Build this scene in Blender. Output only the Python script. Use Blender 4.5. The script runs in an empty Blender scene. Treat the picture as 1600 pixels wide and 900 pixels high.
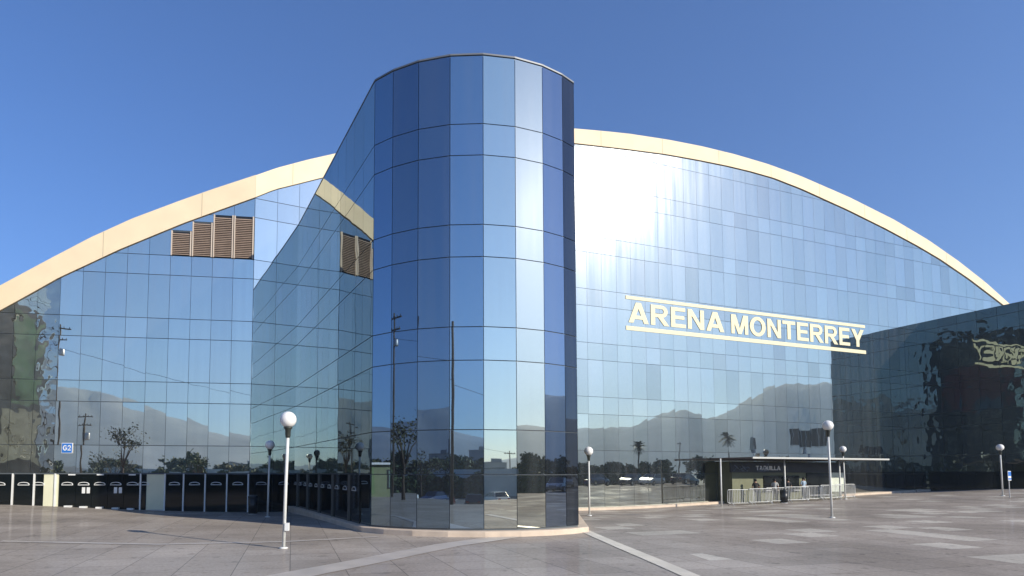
import bpy, bmesh, math, random
import numpy as np
from mathutils import Vector, Matrix

S = bpy.context.scene
COL = S.collection
random.seed(7)
rng = np.random.default_rng(7)

# ------------------------------------------------------------------ camera
F, PITCH, ROLL = 950.0, 0.06122, 0.00158
CX, CY, EYE = 698.94, 679.57, 2.1729
cam_d = bpy.data.cameras.new('camera'); cam = bpy.data.objects.new('camera', cam_d); COL.objects.link(cam)
cam_d.sensor_fit = 'HORIZONTAL'; cam_d.sensor_width = 36.0; cam_d.lens = F / 1600 * 36
cam_d.shift_x = (800 - CX) / 1600; cam_d.shift_y = (CY - 450) / 1600
cam_d.clip_start = 0.1; cam_d.clip_end = 20000
_c, _s = math.cos(PITCH), math.sin(PITCH)
fwd, up0, rt0 = Vector((0, _c, _s)), Vector((0, -_s, _c)), Vector((1, 0, 0))
rt = rt0 * math.cos(ROLL) + up0 * math.sin(ROLL)
up = up0 * math.cos(ROLL) - rt0 * math.sin(ROLL)
M = Matrix.Identity(4)
for i in range(3):
    M[i][0], M[i][1], M[i][2] = rt[i], up[i], -fwd[i]
M[2][3] = EYE
cam.matrix_world = M
S.camera = cam

# ------------------------------------------------------------------ sky, sun, exposure
SUN_AZ, SUN_EL = math.radians(55.4), math.radians(24.6)      # azimuth from straight behind the camera, towards the right
sun_dir = Vector((math.sin(SUN_AZ) * math.cos(SUN_EL), -math.cos(SUN_AZ) * math.cos(SUN_EL), math.sin(SUN_EL)))
W = bpy.data.worlds.new('World'); S.world = W; W.use_nodes = True
nt = W.node_tree; nt.nodes.clear()
sky = nt.nodes.new('ShaderNodeTexSky'); sky.sky_type = 'NISHITA'; sky.sun_disc = False
sky.sun_elevation = SUN_EL; sky.sun_rotation = math.atan2(sun_dir.x, sun_dir.y)
sky.altitude = 500; sky.air_density = 1.0; sky.dust_density = 0.8; sky.ozone_density = 3.0
bg = nt.nodes.new('ShaderNodeBackground'); bg.inputs[1].default_value = 0.095
out = nt.nodes.new('ShaderNodeOutputWorld')
wb = nt.nodes.new('ShaderNodeMix'); wb.data_type = 'RGBA'; wb.blend_type = 'MULTIPLY'; wb.inputs['Factor'].default_value = 1
wb.inputs['B'].default_value = (.76, .91, 1.24, 1)
hs = nt.nodes.new('ShaderNodeHueSaturation'); hs.inputs['Saturation'].default_value = 1.12
nt.links.new(sky.outputs[0], hs.inputs['Color']); nt.links.new(hs.outputs[0], wb.inputs['A']); nt.links.new(wb.outputs['Result'], bg.inputs[0]); nt.links.new(bg.outputs[0], out.inputs[0])
sd = bpy.data.lights.new('sun', 'SUN'); sd.energy = 4.7; sd.angle = math.radians(0.5); sd.color = (1.0, 0.93, 0.82)
sun = bpy.data.objects.new('sun', sd); COL.objects.link(sun)
sun.rotation_euler = (-sun_dir).to_track_quat('-Z', 'Y').to_euler(); sun.location = (60, -60, 60)
S.view_settings.view_transform = 'Standard'; S.view_settings.look = 'None'
S.view_settings.exposure = 0.6; S.view_settings.gamma = 1.0
S.render.engine = 'CYCLES'
cy = S.cycles
cy.max_bounces = 8; cy.glossy_bounces = 5; cy.diffuse_bounces = 2; cy.transparent_max_bounces = 6
cy.caustics_reflective = False; cy.caustics_refractive = False
cy.sample_clamp_indirect = 6.0
try:
    cy.use_denoising = True; cy.denoiser = 'OPENIMAGEDENOISE'
except Exception:
    pass

HAZE = 4.2e-4
# ------------------------------------------------------------------ helpers
def mat(name, color=(.5, .5, .5), rough=.6, metal=0.0, var=0.0, scale=4.0, bump=0.0, spec=0.5, coords='Object'):
    m = bpy.data.materials.new(name); m.use_nodes = True
    n = m.node_tree; b = n.nodes['Principled BSDF']
    b.inputs['Base Color'].default_value = (*color, 1); b.inputs['Roughness'].default_value = rough
    b.inputs['Metallic'].default_value = metal; b.inputs['Specular IOR Level'].default_value = spec
    if var or bump:
        tc = n.nodes.new('ShaderNodeTexCoord'); no = n.nodes.new('ShaderNodeTexNoise')
        no.inputs['Scale'].default_value = scale; no.inputs['Detail'].default_value = 5
        n.links.new(tc.outputs[coords], no.inputs['Vector'])
        if var:
            r = n.nodes.new('ShaderNodeValToRGB')
            r.color_ramp.elements[0].position = .3; r.color_ramp.elements[1].position = .7
            r.color_ramp.elements[0].color = (*[c * (1 - var) for c in color], 1)
            r.color_ramp.elements[1].color = (*[min(1, c * (1 + var)) for c in color], 1)
            n.links.new(no.outputs['Fac'], r.inputs[0]); n.links.new(r.outputs[0], b.inputs['Base Color'])
        if bump:
            bp = n.nodes.new('ShaderNodeBump'); bp.inputs['Strength'].default_value = bump; bp.inputs['Distance'].default_value = .02
            n.links.new(no.outputs['Fac'], bp.inputs['Height']); n.links.new(bp.outputs[0], b.inputs['Normal'])
    return m

def glass(name, tint, film=.018, film_rough=.18, dirt=.045, wave=.006, wscale=.45):
    """reflective coated glass: sharp mirror of the coating, a hazy film of dust on top, pane to pane tone in a face attribute"""
    m = bpy.data.materials.new(name); m.use_nodes = True
    n = m.node_tree; n.nodes.clear(); L = n.links.new
    o = n.nodes.new('ShaderNodeOutputMaterial')
    tc = n.nodes.new('ShaderNodeTexCoord'); no = n.nodes.new('ShaderNodeTexNoise')
    no.inputs['Scale'].default_value = wscale; no.inputs['Detail'].default_value = 1.5
    L(tc.outputs['Object'], no.inputs['Vector'])
    bp = n.nodes.new('ShaderNodeBump'); bp.inputs['Strength'].default_value = 1; bp.inputs['Distance'].default_value = wave
    L(no.outputs['Fac'], bp.inputs['Height'])
    at = n.nodes.new('ShaderNodeAttribute'); at.attribute_name = 'tone'
    lw = n.nodes.new('ShaderNodeLayerWeight'); lw.inputs['Blend'].default_value = .35
    mx = n.nodes.new('ShaderNodeMix'); mx.data_type = 'RGBA'
    mx.inputs['A'].default_value = (*tint, 1); mx.inputs['B'].default_value = (.93, .95, .97, 1)
    pw = n.nodes.new('ShaderNodeMath'); pw.operation = 'POWER'; pw.inputs[1].default_value = 2.5
    L(lw.outputs['Facing'], pw.inputs[0]); L(pw.outputs[0], mx.inputs['Factor'])
    mu = n.nodes.new('ShaderNodeMix'); mu.data_type = 'RGBA'; mu.blend_type = 'MULTIPLY'; mu.inputs['Factor'].default_value = 1
    L(mx.outputs['Result'], mu.inputs['A']); L(at.outputs['Color'], mu.inputs['B'])
    g1 = n.nodes.new('ShaderNodeBsdfGlossy'); g1.inputs['Roughness'].default_value = .012
    L(mu.outputs['Result'], g1.inputs['Color']); L(bp.outputs[0], g1.inputs['Normal'])
    g2 = n.nodes.new('ShaderNodeBsdfGlossy'); g2.inputs['Roughness'].default_value = film_rough
    g2.inputs['Color'].default_value = (.9, .9, .9, 1)
    d = n.nodes.new('ShaderNodeBsdfDiffuse'); d.inputs['Color'].default_value = (.33, .35, .36, 1)
    # streaks of dried dirt running down the panes
    mp = n.nodes.new('ShaderNodeMapping'); mp.inputs['Scale'].default_value = (2.2, 2.2, .12)
    L(tc.outputs['Object'], mp.inputs['Vector'])
    n2 = n.nodes.new('ShaderNodeTexNoise'); n2.inputs['Scale'].default_value = 1.0; n2.inputs['Detail'].default_value = 4
    L(mp.outputs[0], n2.inputs['Vector'])
    mr = n.nodes.new('ShaderNodeMapRange'); mr.inputs['From Min'].default_value = .35; mr.inputs['From Max'].default_value = .75
    mr.inputs['To Min'].default_value = .45; mr.inputs['To Max'].default_value = 1.7
    L(n2.outputs['Fac'], mr.inputs['Value'])
    f1 = n.nodes.new('ShaderNodeMath'); f1.operation = 'MULTIPLY'; f1.inputs[1].default_value = film; L(mr.outputs[0], f1.inputs[0])
    f2 = n.nodes.new('ShaderNodeMath'); f2.operation = 'MULTIPLY'; f2.inputs[1].default_value = dirt; L(mr.outputs[0], f2.inputs[0])
    s1 = n.nodes.new('ShaderNodeMixShader'); L(f1.outputs[0], s1.inputs[0]); L(g1.outputs[0], s1.inputs[1]); L(g2.outputs[0], s1.inputs[2])
    s2 = n.nodes.new('ShaderNodeMixShader'); L(f2.outputs[0], s2.inputs[0]); L(s1.outputs[0], s2.inputs[1]); L(d.outputs[0], s2.inputs[2])
    L(s2.outputs[0], o.inputs[0])
    return m

def link(name, me, parent=None, mats=(), smooth=False):
    o = bpy.data.objects.new(name, me); COL.objects.link(o)
    for m in mats: me.materials.append(m)
    if smooth:
        for p in me.polygons: p.use_smooth = True
    if parent is not None: o.parent = parent
    return o

def thing(name, label, cat, loc=(0, 0, 0), rz=0.0, group=None):
    o = bpy.data.objects.new(name, None); COL.objects.link(o); o.empty_display_size = .3
    o.location = loc; o.rotation_euler = (0, 0, rz); tag(o, label, cat, group); return o

def tag(o, label, cat, group=None):
    o['label'] = label; o['category'] = cat
    if group: o['group'] = group

class MB:
    """collects faces; build() links them as one mesh object"""
    def __init__(s): s.v, s.f, s.m, s.t = [], [], [], []
    def face(s, pts, mi=0, tone=1.0):
        b = len(s.v); s.v += [tuple(p) for p in pts]; s.f.append(tuple(range(b, b + len(pts)))); s.m.append(mi); s.t.append(tone)
    def mesh(s, vs, fs, mi=0):
        b = len(s.v); s.v += [tuple(p) for p in vs]
        for f in fs: s.f.append(tuple(b + i for i in f)); s.m.append(mi); s.t.append(1.0)
    def box(s, c, d, mi=0, ax=None):
        """centre, full sizes, optional axes (3 vectors)"""
        ax = ax or (Vector((1, 0, 0)), Vector((0, 1, 0)), Vector((0, 0, 1)))
        c = Vector(c); q = [a * (k / 2) for a, k in zip(ax, d)]
        vs = [c + sx * q[0] + sy * q[1] + sz * q[2] for sz in (-1, 1) for sy in (-1, 1) for sx in (-1, 1)]
        s.mesh(vs, [(0, 2, 3, 1), (4, 5, 7, 6), (0, 1, 5, 4), (2, 6, 7, 3), (0, 4, 6, 2), (1, 3, 7, 5)], mi)
    def tube(s, pts, r, n=8, mi=0, cap=True):
        pts = [Vector(p) for p in pts]; rs = r if hasattr(r, '__len__') else [r] * len(pts)
        rings = []
        for i, p in enumerate(pts):
            d = (pts[min(i + 1, len(pts) - 1)] - pts[max(i - 1, 0)]).normalized()
            a = d.orthogonal().normalized() if abs(d.z) < .9 else Vector((1, 0, 0)).cross(d).normalized()
            if i and abs(d.z) < .9:
                a = (pa - d * pa.dot(d)).normalized()
            pa = a; b = d.cross(a)
            rings.append([p + (a * math.cos(2 * math.pi * k / n) + b * math.sin(2 * math.pi * k / n)) * rs[i] for k in range(n)])
        vs = [q for g in rings for q in g]
        fs = [(i * n + k, i * n + (k + 1) % n, (i + 1) * n + (k + 1) % n, (i + 1) * n + k) for i in range(len(pts) - 1) for k in range(n)]
        if cap: fs += [tuple(range(n - 1, -1, -1)), tuple((len(pts) - 1) * n + k for k in range(n))]
        s.mesh(vs, fs, mi)
    def lathe(s, prof, c=(0, 0, 0), n=20, mi=0):
        vs = [(c[0] + r * math.cos(2 * math.pi * k / n), c[1] + r * math.sin(2 * math.pi * k / n), c[2] + z) for r, z in prof for k in range(n)]
        s.mesh(vs, [(i * n + k, i * n + (k + 1) % n, (i + 1) * n + (k + 1) % n, (i + 1) * n + k) for i in range(len(prof) - 1) for k in range(n)], mi)
    def build(s, name, mats, parent=None, smooth=False):
        me = bpy.data.meshes.new(name); me.from_pydata(s.v, [], s.f); me.update()
        for p, k in zip(me.polygons, s.m): p.material_index = k
        a = me.attributes.new('tone', 'FLOAT_COLOR', 'FACE')
        for i, t in enumerate(s.t):
            a.data[i].color = (t, t, t, 1) if not hasattr(t, '__len__') else (*t, 1)
        return link(name, me, parent, mats if isinstance(mats, (list, tuple)) else [mats], smooth)

def copy_tree(o, parent=None, loc=None, rz=None):
    c = o.copy(); COL.objects.link(c)
    if parent is not None: c.parent = parent
    if loc is not None: c.location = loc
    if rz is not None: c.rotation_euler = (0, 0, rz)
    for ch in list(o.children): copy_tree(ch, c)
    return c

# pixel of the photograph -> world ray (for reading real positions off the plan)
def ray(px, py):
    a, b = (px - CX) / F, (py - CY) / F
    c, s = math.cos(ROLL), math.sin(ROLL); u = a * c + b * s; v = -a * s + b * c
    c, s = math.cos(PITCH), math.sin(PITCH)
    return Vector((u, c + v * s, s - v * c))

class Wall:
    def __init__(w, a, dist=None, org=None):
        w.u = Vector((math.cos(a), math.sin(a), 0)); w.n = Vector((math.sin(a), -math.cos(a), 0))
        w.o = Vector(org) if org is not None else Vector((0, dist, 0))
    def p(w, s, z, off=0.0): return w.o + w.u * s + w.n * off + Vector((0, 0, z))
    def hit(w, px, py, off=0.0):
        r = ray(px, py); t = (w.o + w.n * off - Vector((0, 0, EYE))).dot(w.n) / r.dot(w.n)
        P = r * t + Vector((0, 0, EYE)); return (P - w.o).dot(w.u), P.z
    @property
    def ax(w): return (w.u, w.n, Vector((0, 0, 1)))

LW = Wall(0.14428, 37.5404)
RW = Wall(0.36198, 37.8508)
SF = -11.768                      # last two pane columns by the prow: a turn added to mirror the flank
FC = Wall(math.radians(26.2), org=LW.p(SF, 0)); FCL = 2.655
H = [0.0, 2.09, 3.68, 6.17, 7.38, 9.94, 11.13, 13.72, 14.90, 17.5, 18.68, 21.26, 22.44, 25.0, 26.2]
SL0 = -9.40                       # where the flank of the prow meets the left wall
LWC, LWL = -27.2, 8.6             # left wing: corner on the left wall, length
RWC, RWL, RWH = 45.45, 8.6, 15.65  # right wing

# ------------------------------------------------------------------ ground heights
_cp = np.array([(-24.2, 34, .35), (-21.6, 34.4, .19), (-17.5, 35, 0), (-15.2, 35.3, -.11), (-12.8, 35.7, -.16), (-9.2, 36.2, -.21),
    (9, 41.3, -.38), (13.6, 43, -.33), (20.5, 45.6, -.09), (28, 48.5, .13), (41.7, 53.6, .52), (44.7, 47.9, .98), (45.6, 45.5, 1.0),
    (1, 21.5, -.07), (-3, 23.3, -.07), (5.2, 23.8, -.07), (-4.6, 17.5, -.02), (17.6, 28, .10), (7, 30, -.08), (-8.6, 29.5, -.06),
    (0, 5, 0), (-30, 12, .1), (30, 22, .25), (0, -16, -.9), (-60, -16, -.9), (30, -16, -.6), (-60, 30, .4), (60, 40, 1.0), (60, 60, 1.0), (0, 60, 0), (-50, 55, .3)], float)
def _phi(r): return np.sqrt(r * r + 16.0)
_A = _phi(np.hypot(_cp[:, None, 0] - _cp[None, :, 0], _cp[:, None, 1] - _cp[None, :, 1])); np.fill_diagonal(_A, _A.diagonal() - .35)
_n = len(_cp); _P = np.c_[np.ones(_n), _cp[:, :2]]
_K = np.block([[_A, _P], [_P.T, np.zeros((3, 3))]]); _w = np.linalg.solve(_K, np.r_[_cp[:, 2], 0, 0, 0])
def gz(x, y):
    r = np.hypot(x - _cp[:, 0], y - _cp[:, 1])
    return float(_phi(r) @ _w[:_n] + _w[_n] + _w[_n + 1] * x + _w[_n + 2] * y)
def ground_hit(px, py):
    r = ray(px, py); z = 0.0
    for _ in range(12):
        t = (z - EYE) / r.z; z = gz(r.x * t, r.y * t)
    t = (z - EYE) / r.z; return Vector((r.x * t, r.y * t, z))

# ------------------------------------------------------------------ materials
TINT = (.86, .855, .745)
G_LEFT = glass('coated_glass_gate_side', TINT)
G_RIGHT = glass('coated_glass_sign_side', (.525, .55, .485), film=.017, film_rough=.21, dirt=.04)
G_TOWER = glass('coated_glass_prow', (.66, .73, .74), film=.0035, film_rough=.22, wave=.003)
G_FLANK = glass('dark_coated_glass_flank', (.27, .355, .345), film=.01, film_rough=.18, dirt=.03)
G_WING = glass('slightly_warped_coated_glass', (.235, .285, .285), film=.01, dirt=.02, wave=.013, wscale=1.0)
G_WAVY = glass('warped_coated_glass', TINT, wave=.05, wscale=.9)
DARKJOINT = mat('joint_sealant', (.085, .10, .11), .5)
CREAM = mat('cream_painted_concrete', (.84, .68, .45), .75, var=.05, scale=.8, bump=.12)
SEAM = mat('cream_cladding_joint', (.50, .40, .27), .8)
STONE = mat('pale_plinth_stone', (.62, .50, .38), .7, var=.12, scale=2)
PALEWALL = mat('cream_wall_panel', (.72, .70, .50), .6, var=.05, scale=1.5)
WHITE = mat('white_paint', (.75, .75, .72), .45, var=.06, scale=3)
BLACK = mat('black_plastic', (.012, .012, .012), .4)
POSTD = mat('dull_bronze_post', (.14, .135, .12), .5, metal=.3)
DARKDOOR = mat('dark_glass_door', (.006, .008, .008), .06, spec=.45)
METAL = mat('galvanised_metal', (.5, .5, .5), .45, metal=.6, var=.1, scale=8)
CREAM_SIGN = mat('cream_sign_letters', (.74, .68, .44), .6)
SLAT = mat('brown_louver_slats', (.30, .22, .165), .7, var=.12, scale=3)
ROOFM = mat('grey_roof_sheet', (.35, .35, .34), .6, var=.1, scale=.4)
BLUE = mat('blue_sign_face', (.02, .16, .55), .4)
BARK = mat('bark', (.09, .065, .045), .9, var=.3, scale=6, bump=.4)
LEAF = mat('leaves', (.05, .075, .025), .7, var=.35, scale=1.2)
LEAF2 = mat('dry_leaves', (.085, .085, .035), .75, var=.35, scale=1.2)

# ------------------------------------------------------------------ plaza paving and surrounding ground
def paving():
    m = bpy.data.materials.new('polished_plaza_paving'); m.use_nodes = True
    n = m.node_tree; L = n.links.new; b = n.nodes['Principled BSDF']
    tc = n.nodes.new('ShaderNodeTexCoord')
    mp = n.nodes.new('ShaderNodeMapping'); mp.inputs['Rotation'].default_value = (0, 0, -.25); L(tc.outputs['Object'], mp.inputs['Vector'])
    br = n.nodes.new('ShaderNodeTexBrick'); br.offset = 0.0; br.inputs['Scale'].default_value = 1.0
    br.inputs['Brick Width'].default_value = 1.2; br.inputs['Row Height'].default_value = 1.2
    br.inputs['Mortar Size'].default_value = .012; br.inputs['Mortar Smooth'].default_value = .3; br.inputs['Bias'].default_value = -.1
    br.inputs['Color1'].default_value = (.36, .312, .262, 1); br.inputs['Color2'].default_value = (.43, .376, .32, 1); br.inputs['Mortar'].default_value = (.20, .178, .155, 1)
    L(mp.outputs[0], br.inputs['Vector'])
    no = n.nodes.new('ShaderNodeTexNoise'); no.inputs['Scale'].default_value = .22; no.inputs['Detail'].default_value = 6; L(tc.outputs['Object'], no.inputs['Vector'])
    r1 = n.nodes.new('ShaderNodeMapRange'); r1.inputs['From Min'].default_value = .3; r1.inputs['From Max'].default_value = .7
    r1.inputs['To Min'].default_value = .74; r1.inputs['To Max'].default_value = 1.22; L(no.outputs['Fac'], r1.inputs['Value'])
    mu = n.nodes.new('ShaderNodeMix'); mu.data_type = 'RGBA'; mu.blend_type = 'MULTIPLY'; mu.inputs['Factor'].default_value = 1
    L(br.outputs['Color'], mu.inputs['A']); L(r1.outputs[0], mu.inputs['B'])
    # sun patches off the glass wall, painted as paler slabs on the booth side
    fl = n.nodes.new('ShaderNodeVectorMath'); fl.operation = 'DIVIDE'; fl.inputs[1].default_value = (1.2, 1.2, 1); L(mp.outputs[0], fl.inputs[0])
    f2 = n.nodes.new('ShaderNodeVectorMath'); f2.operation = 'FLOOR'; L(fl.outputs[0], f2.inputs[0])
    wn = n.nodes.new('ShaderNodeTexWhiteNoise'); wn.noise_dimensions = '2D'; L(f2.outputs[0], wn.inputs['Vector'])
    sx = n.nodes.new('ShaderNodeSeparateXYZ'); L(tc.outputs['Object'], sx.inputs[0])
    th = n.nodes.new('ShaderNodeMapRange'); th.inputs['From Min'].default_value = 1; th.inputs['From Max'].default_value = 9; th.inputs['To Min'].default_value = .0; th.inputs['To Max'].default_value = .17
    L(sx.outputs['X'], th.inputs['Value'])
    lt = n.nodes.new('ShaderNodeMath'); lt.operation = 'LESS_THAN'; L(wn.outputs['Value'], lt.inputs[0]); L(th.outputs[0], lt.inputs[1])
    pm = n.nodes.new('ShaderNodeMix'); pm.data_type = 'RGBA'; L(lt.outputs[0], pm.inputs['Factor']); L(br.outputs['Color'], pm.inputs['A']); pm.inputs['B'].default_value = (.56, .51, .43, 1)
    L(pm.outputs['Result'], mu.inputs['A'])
    # fine grit
    n3 = n.nodes.new('ShaderNodeTexNoise'); n3.inputs['Scale'].default_value = 14; n3.inputs['Detail'].default_value = 4; L(tc.outputs['Object'], n3.inputs['Vector'])
    r3 = n.nodes.new('ShaderNodeMapRange'); r3.inputs['From Min'].default_value = .3; r3.inputs['From Max'].default_value = .7
    r3.inputs['To Min'].default_value = .86; r3.inputs['To Max'].default_value = 1.12; L(n3.outputs['Fac'], r3.inputs['Value'])
    m2 = n.nodes.new('ShaderNodeMix'); m2.data_type = 'RGBA'; m2.blend_type = 'MULTIPLY'; m2.inputs['Factor'].default_value = 1
    L(mu.outputs['Result'], m2.inputs['A']); L(r3.outputs[0], m2.inputs['B'])
    L(m2.outputs['Result'], b.inputs['Base Color'])
    # gum spots and stains
    n4 = n.nodes.new('ShaderNodeTexNoise'); n4.inputs['Scale'].default_value = 2.6; n4.inputs['Detail'].default_value = 3; L(tc.outputs['Object'], n4.inputs['Vector'])
    r4 = n.nodes.new('ShaderNodeMapRange'); r4.inputs['From Min'].default_value = .60; r4.inputs['From Max'].default_value = .72
    r4.inputs['To Min'].default_value = 1.0; r4.inputs['To Max'].default_value = .68; L(n4.outputs['Fac'], r4.inputs['Value'])
    m4 = n.nodes.new('ShaderNodeMix'); m4.data_type = 'RGBA'; m4.blend_type = 'MULTIPLY'; m4.inputs['Factor'].default_value = 1
    L(m2.outputs['Result'], m4.inputs['A']); L(r4.outputs[0], m4.inputs['B']); L(m4.outputs['Result'], b.inputs['Base Color'])
    # worn shine
    n2 = n.nodes.new('ShaderNodeTexNoise'); n2.inputs['Scale'].default_value = .35; n2.inputs['Detail'].default_value = 5; L(tc.outputs['Object'], n2.inputs['Vector'])
    r2 = n.nodes.new('ShaderNodeMapRange'); r2.inputs['From Min'].default_value = .35; r2.inputs['From Max'].default_value = .68
    b.inputs['Specular IOR Level'].default_value = .0; r2.inputs['To Min'].default_value = .07; r2.inputs['To Max'].default_value = .17; L(n2.outputs['Fac'], r2.inputs['Value'])
    b.inputs['Roughness'].default_value = .9
    gl = n.nodes.new('ShaderNodeBsdfGlossy'); L(r2.outputs[0], gl.inputs['Roughness']); gl.inputs['Color'].default_value = (.9, .9, .9, 1)
    lw = n.nodes.new('ShaderNodeLayerWeight'); lw.inputs['Blend'].default_value = .5
    pw = n.nodes.new('ShaderNodeMath'); pw.operation = 'POWER'; pw.inputs[1].default_value = 6; L(lw.outputs['Facing'], pw.inputs[0])
    sc = n.nodes.new('ShaderNodeMath'); sc.operation = 'MULTIPLY_ADD'; sc.inputs[1].default_value = .12; sc.inputs[2].default_value = .03; L(pw.outputs[0], sc.inputs[0])
    ms = n.nodes.new('ShaderNodeMixShader'); L(sc.outputs[0], ms.inputs[0]); L(b.outputs[0], ms.inputs[1]); L(gl.outputs[0], ms.inputs[2])
    L(ms.outputs[0], n.nodes['Material Output'].inputs[0])
    bp = n.nodes.new('ShaderNodeBump'); bp.inputs['Strength'].default_value = .12; bp.inputs['Distance'].default_value = .01
    L(n3.outputs['Fac'], bp.inputs['Height']); L(bp.outputs[0], b.inputs['Normal'])
    return m
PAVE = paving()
PALEPAVE = mat('pale_paving_band', (.52, .46, .39), .45, var=.14, scale=1.2)
def xr_edge(y): return 43 + max(0, y - 6) * .62 if y < 34 else 27 + 28 * .62 + (y - 34) * 1.2
ys = np.linspace(-16, 62, 118); us = np.linspace(0, 1, 130)
vs, fs = [], []
for y in ys:
    x1 = xr_edge(y)
    for u in us:
        x = -58 + (x1 + 58) * u; vs.append((x, y, gz(x, y)))
nu = len(us)
for j in range(len(ys) - 1):
    for i in range(nu - 1): fs.append((j * nu + i, j * nu + i + 1, (j + 1) * nu + i + 1, (j + 1) * nu + i))
edge = [(0, i) for i in range(nu)] + [(j, nu - 1) for j in range(1, len(ys))]      # kerb drop along the street sides
b0 = len(vs)
for j, i in edge:
    v = vs[j * nu + i]; vs.append((v[0], v[1], -1.7))
for k in range(len(edge) - 1):
    a, b = edge[k], edge[k + 1]; fs.append((b0 + k, b0 + k + 1, b[0] * nu + b[1], a[0] * nu + a[1]))
me = bpy.data.meshes.new('plaza'); me.from_pydata(vs, [], fs); me.update()
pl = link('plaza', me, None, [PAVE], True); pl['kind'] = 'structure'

def ribbon(name, pts, w, dz, m, step=.6):
    """strip laid on the ground along a plan polyline"""
    P = [Vector((*p, 0)) for p in pts]; L_ = []
    for a, b in zip(P[:-1], P[1:]):
        k = max(1, int((b - a).length / step))
        L_ += [a.lerp(b, i / k) for i in range(k)]
    L_.append(P[-1]); mb = MB(); vs, fs = [], []
    for i, p in enumerate(L_):
        d = (L_[min(i + 1, len(L_) - 1)] - L_[max(i - 1, 0)]).normalized(); nn = Vector((-d.y, d.x, 0))
        for k in range(4):
            q = p + nn * (k / 3 - .5) * w; vs.append((q.x, q.y, gz(q.x, q.y) + dz))
    for i in range(len(L_) - 1):
        for k in range(3): fs.append((i * 4 + k, i * 4 + k + 1, i * 4 + k + 5, i * 4 + k + 4))
    mb.mesh(vs, fs); o = mb.build(name, m); o['kind'] = 'structure'; return o
def gh(px, py): p = ground_hit(px, py); return (p.x, p.y)
ribbon('plaza_paving_band', [gh(430, 905), gh(560, 880), gh(700, 852), gh(800, 838)], .85, .012, PALEPAVE)
ribbon('plaza_paving_band', [gh(905, 826), gh(960, 850), gh(1090, 905)], .4, .012, PALEPAVE)
ribbon('plaza_paving_band', [gh(0, 846), gh(250, 851), gh(440, 847), gh(590, 839)], .28, .012, PALEPAVE)

ASPH = mat('worn_asphalt', (.10, .10, .095), .8, var=.2, scale=.3)
DIRT = mat('dry_ground', (.16, .14, .10), .9, var=.25, scale=.05)
mb = MB(); R = 1900; mb.face([(-R, -R, -1.5), (R, -R, -1.5), (R, R, -1.5), (-R, R, -1.5)]); o = mb.build('ground', DIRT); o['kind'] = 'structure'
mb = MB(); mb.face([(-90, -75, -1.49), (140, -75, -1.49), (140, 40, -1.49), (-90, 40, -1.49)]); o = mb.build('parking_lot', ASPH); o['kind'] = 'structure'
PAINT = mat('faded_line_paint', (.6, .6, .56), .7, var=.2, scale=2)
mb = MB()
for k in range(34):
    x = -50 + k * 2.8; mb.box((x, -20, -1.485), (.1, 5, .004)); mb.box((x, -40, -1.485), (.1, 5, .004))
for k in range(14):
    y = -22 + k * 2.8; mb.box((54, y, -1.485), (5, .1, .004)); mb.box((66, y, -1.485), (5, .1, .004))
o = mb.build('parking_bay_markings', PAINT); o['kind'] = 'structure'

# ------------------------------------------------------------------ the arena
arena = thing('arena_building', 'mirror glass arena with a cream arched roof edge and a projecting glass prow', 'arena', (0, 37, 0))
def A(mb, name, mats, smooth=False, parent=None):
    o = mb.build(name, mats, None, smooth)
    par = parent or arena; o.parent = par; o.matrix_parent_inverse = Matrix.Translation(-arena.location) if par is arena else par.matrix_basis.inverted()
    if par is not arena: o.matrix_parent_inverse = Matrix.Identity(4)
    return o

LLOW = [(-44, -2.0), (-38, 2.6), (-32, 7.1), (-28, 9.75), (-25.55, 11.2), (-24.16, 12.13), (-22.52, 13.25), (-20.94, 14.15), (-19.34, 15.07), (-17.74, 15.89), (-15.84, 16.86), (-14.18, 17.62), (-11.8, 18.69), (-10.65, 19.25), (-9.36, 19.74), (-8.06, 20.2), (-5, 21.3), (-1.3, 22.7)]
LUP = [(-44, -.3), (-38, 4.2), (-32, 8.6), (-28, 11.15), (-25.61, 12.62), (-23.1, 14.28), (-20.9, 15.7), (-18.7, 16.95), (-16.02, 18.23), (-14.22, 19.04), (-11.83, 20.06), (-10.59, 20.6), (-8.83, 21.25), (-7.23, 21.8), (-4, 22.9), (-1.3, 23.9)]
RLOW = [(-1.4, 22.7), (4, 24.2), (9.39, 25.1), (14.04, 25.55), (17.26, 25.82), (20.35, 25.96), (23.26, 26.03), (25.63, 26.02), (28.08, 25.92), (31.11, 25.55), (36.61, 24.6), (41.15, 23.68), (45.35, 22.7), (48.5, 21.85), (52.69, 20.45), (57.74, 18.48), (64, 15.6), (72, 11)]
RUP = [(-1.4, 23.9), (4, 25.3), (9.43, 26.15), (11.8, 26.46), (14.06, 26.72), (17.59, 26.98), (20.69, 27.1), (23.98, 27.1), (27.4, 26.96), (30.99, 26.62), (36.72, 25.76), (42.43, 24.62), (46.99, 23.4), (51.1, 22.0), (55.1, 20.4), (58.88, 18.6), (64, 16.2), (72, 11.8)]
FLOW = [FC.hit(*q) for q in ((392, 312), (398, 309.5), (429, 297), (463, 288.7), (497, 280), (570, 263), (640, 250))]
FUP = [FC.hit(*q) for q in ((392, 278), (398, 275.7), (431, 264), (477.5, 251.5), (519, 242), (570, 230), (640, 216))]
def ip(c, s): return float(np.interp(s, [p[0] for p in c], [p[1] for p in c]))

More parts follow.
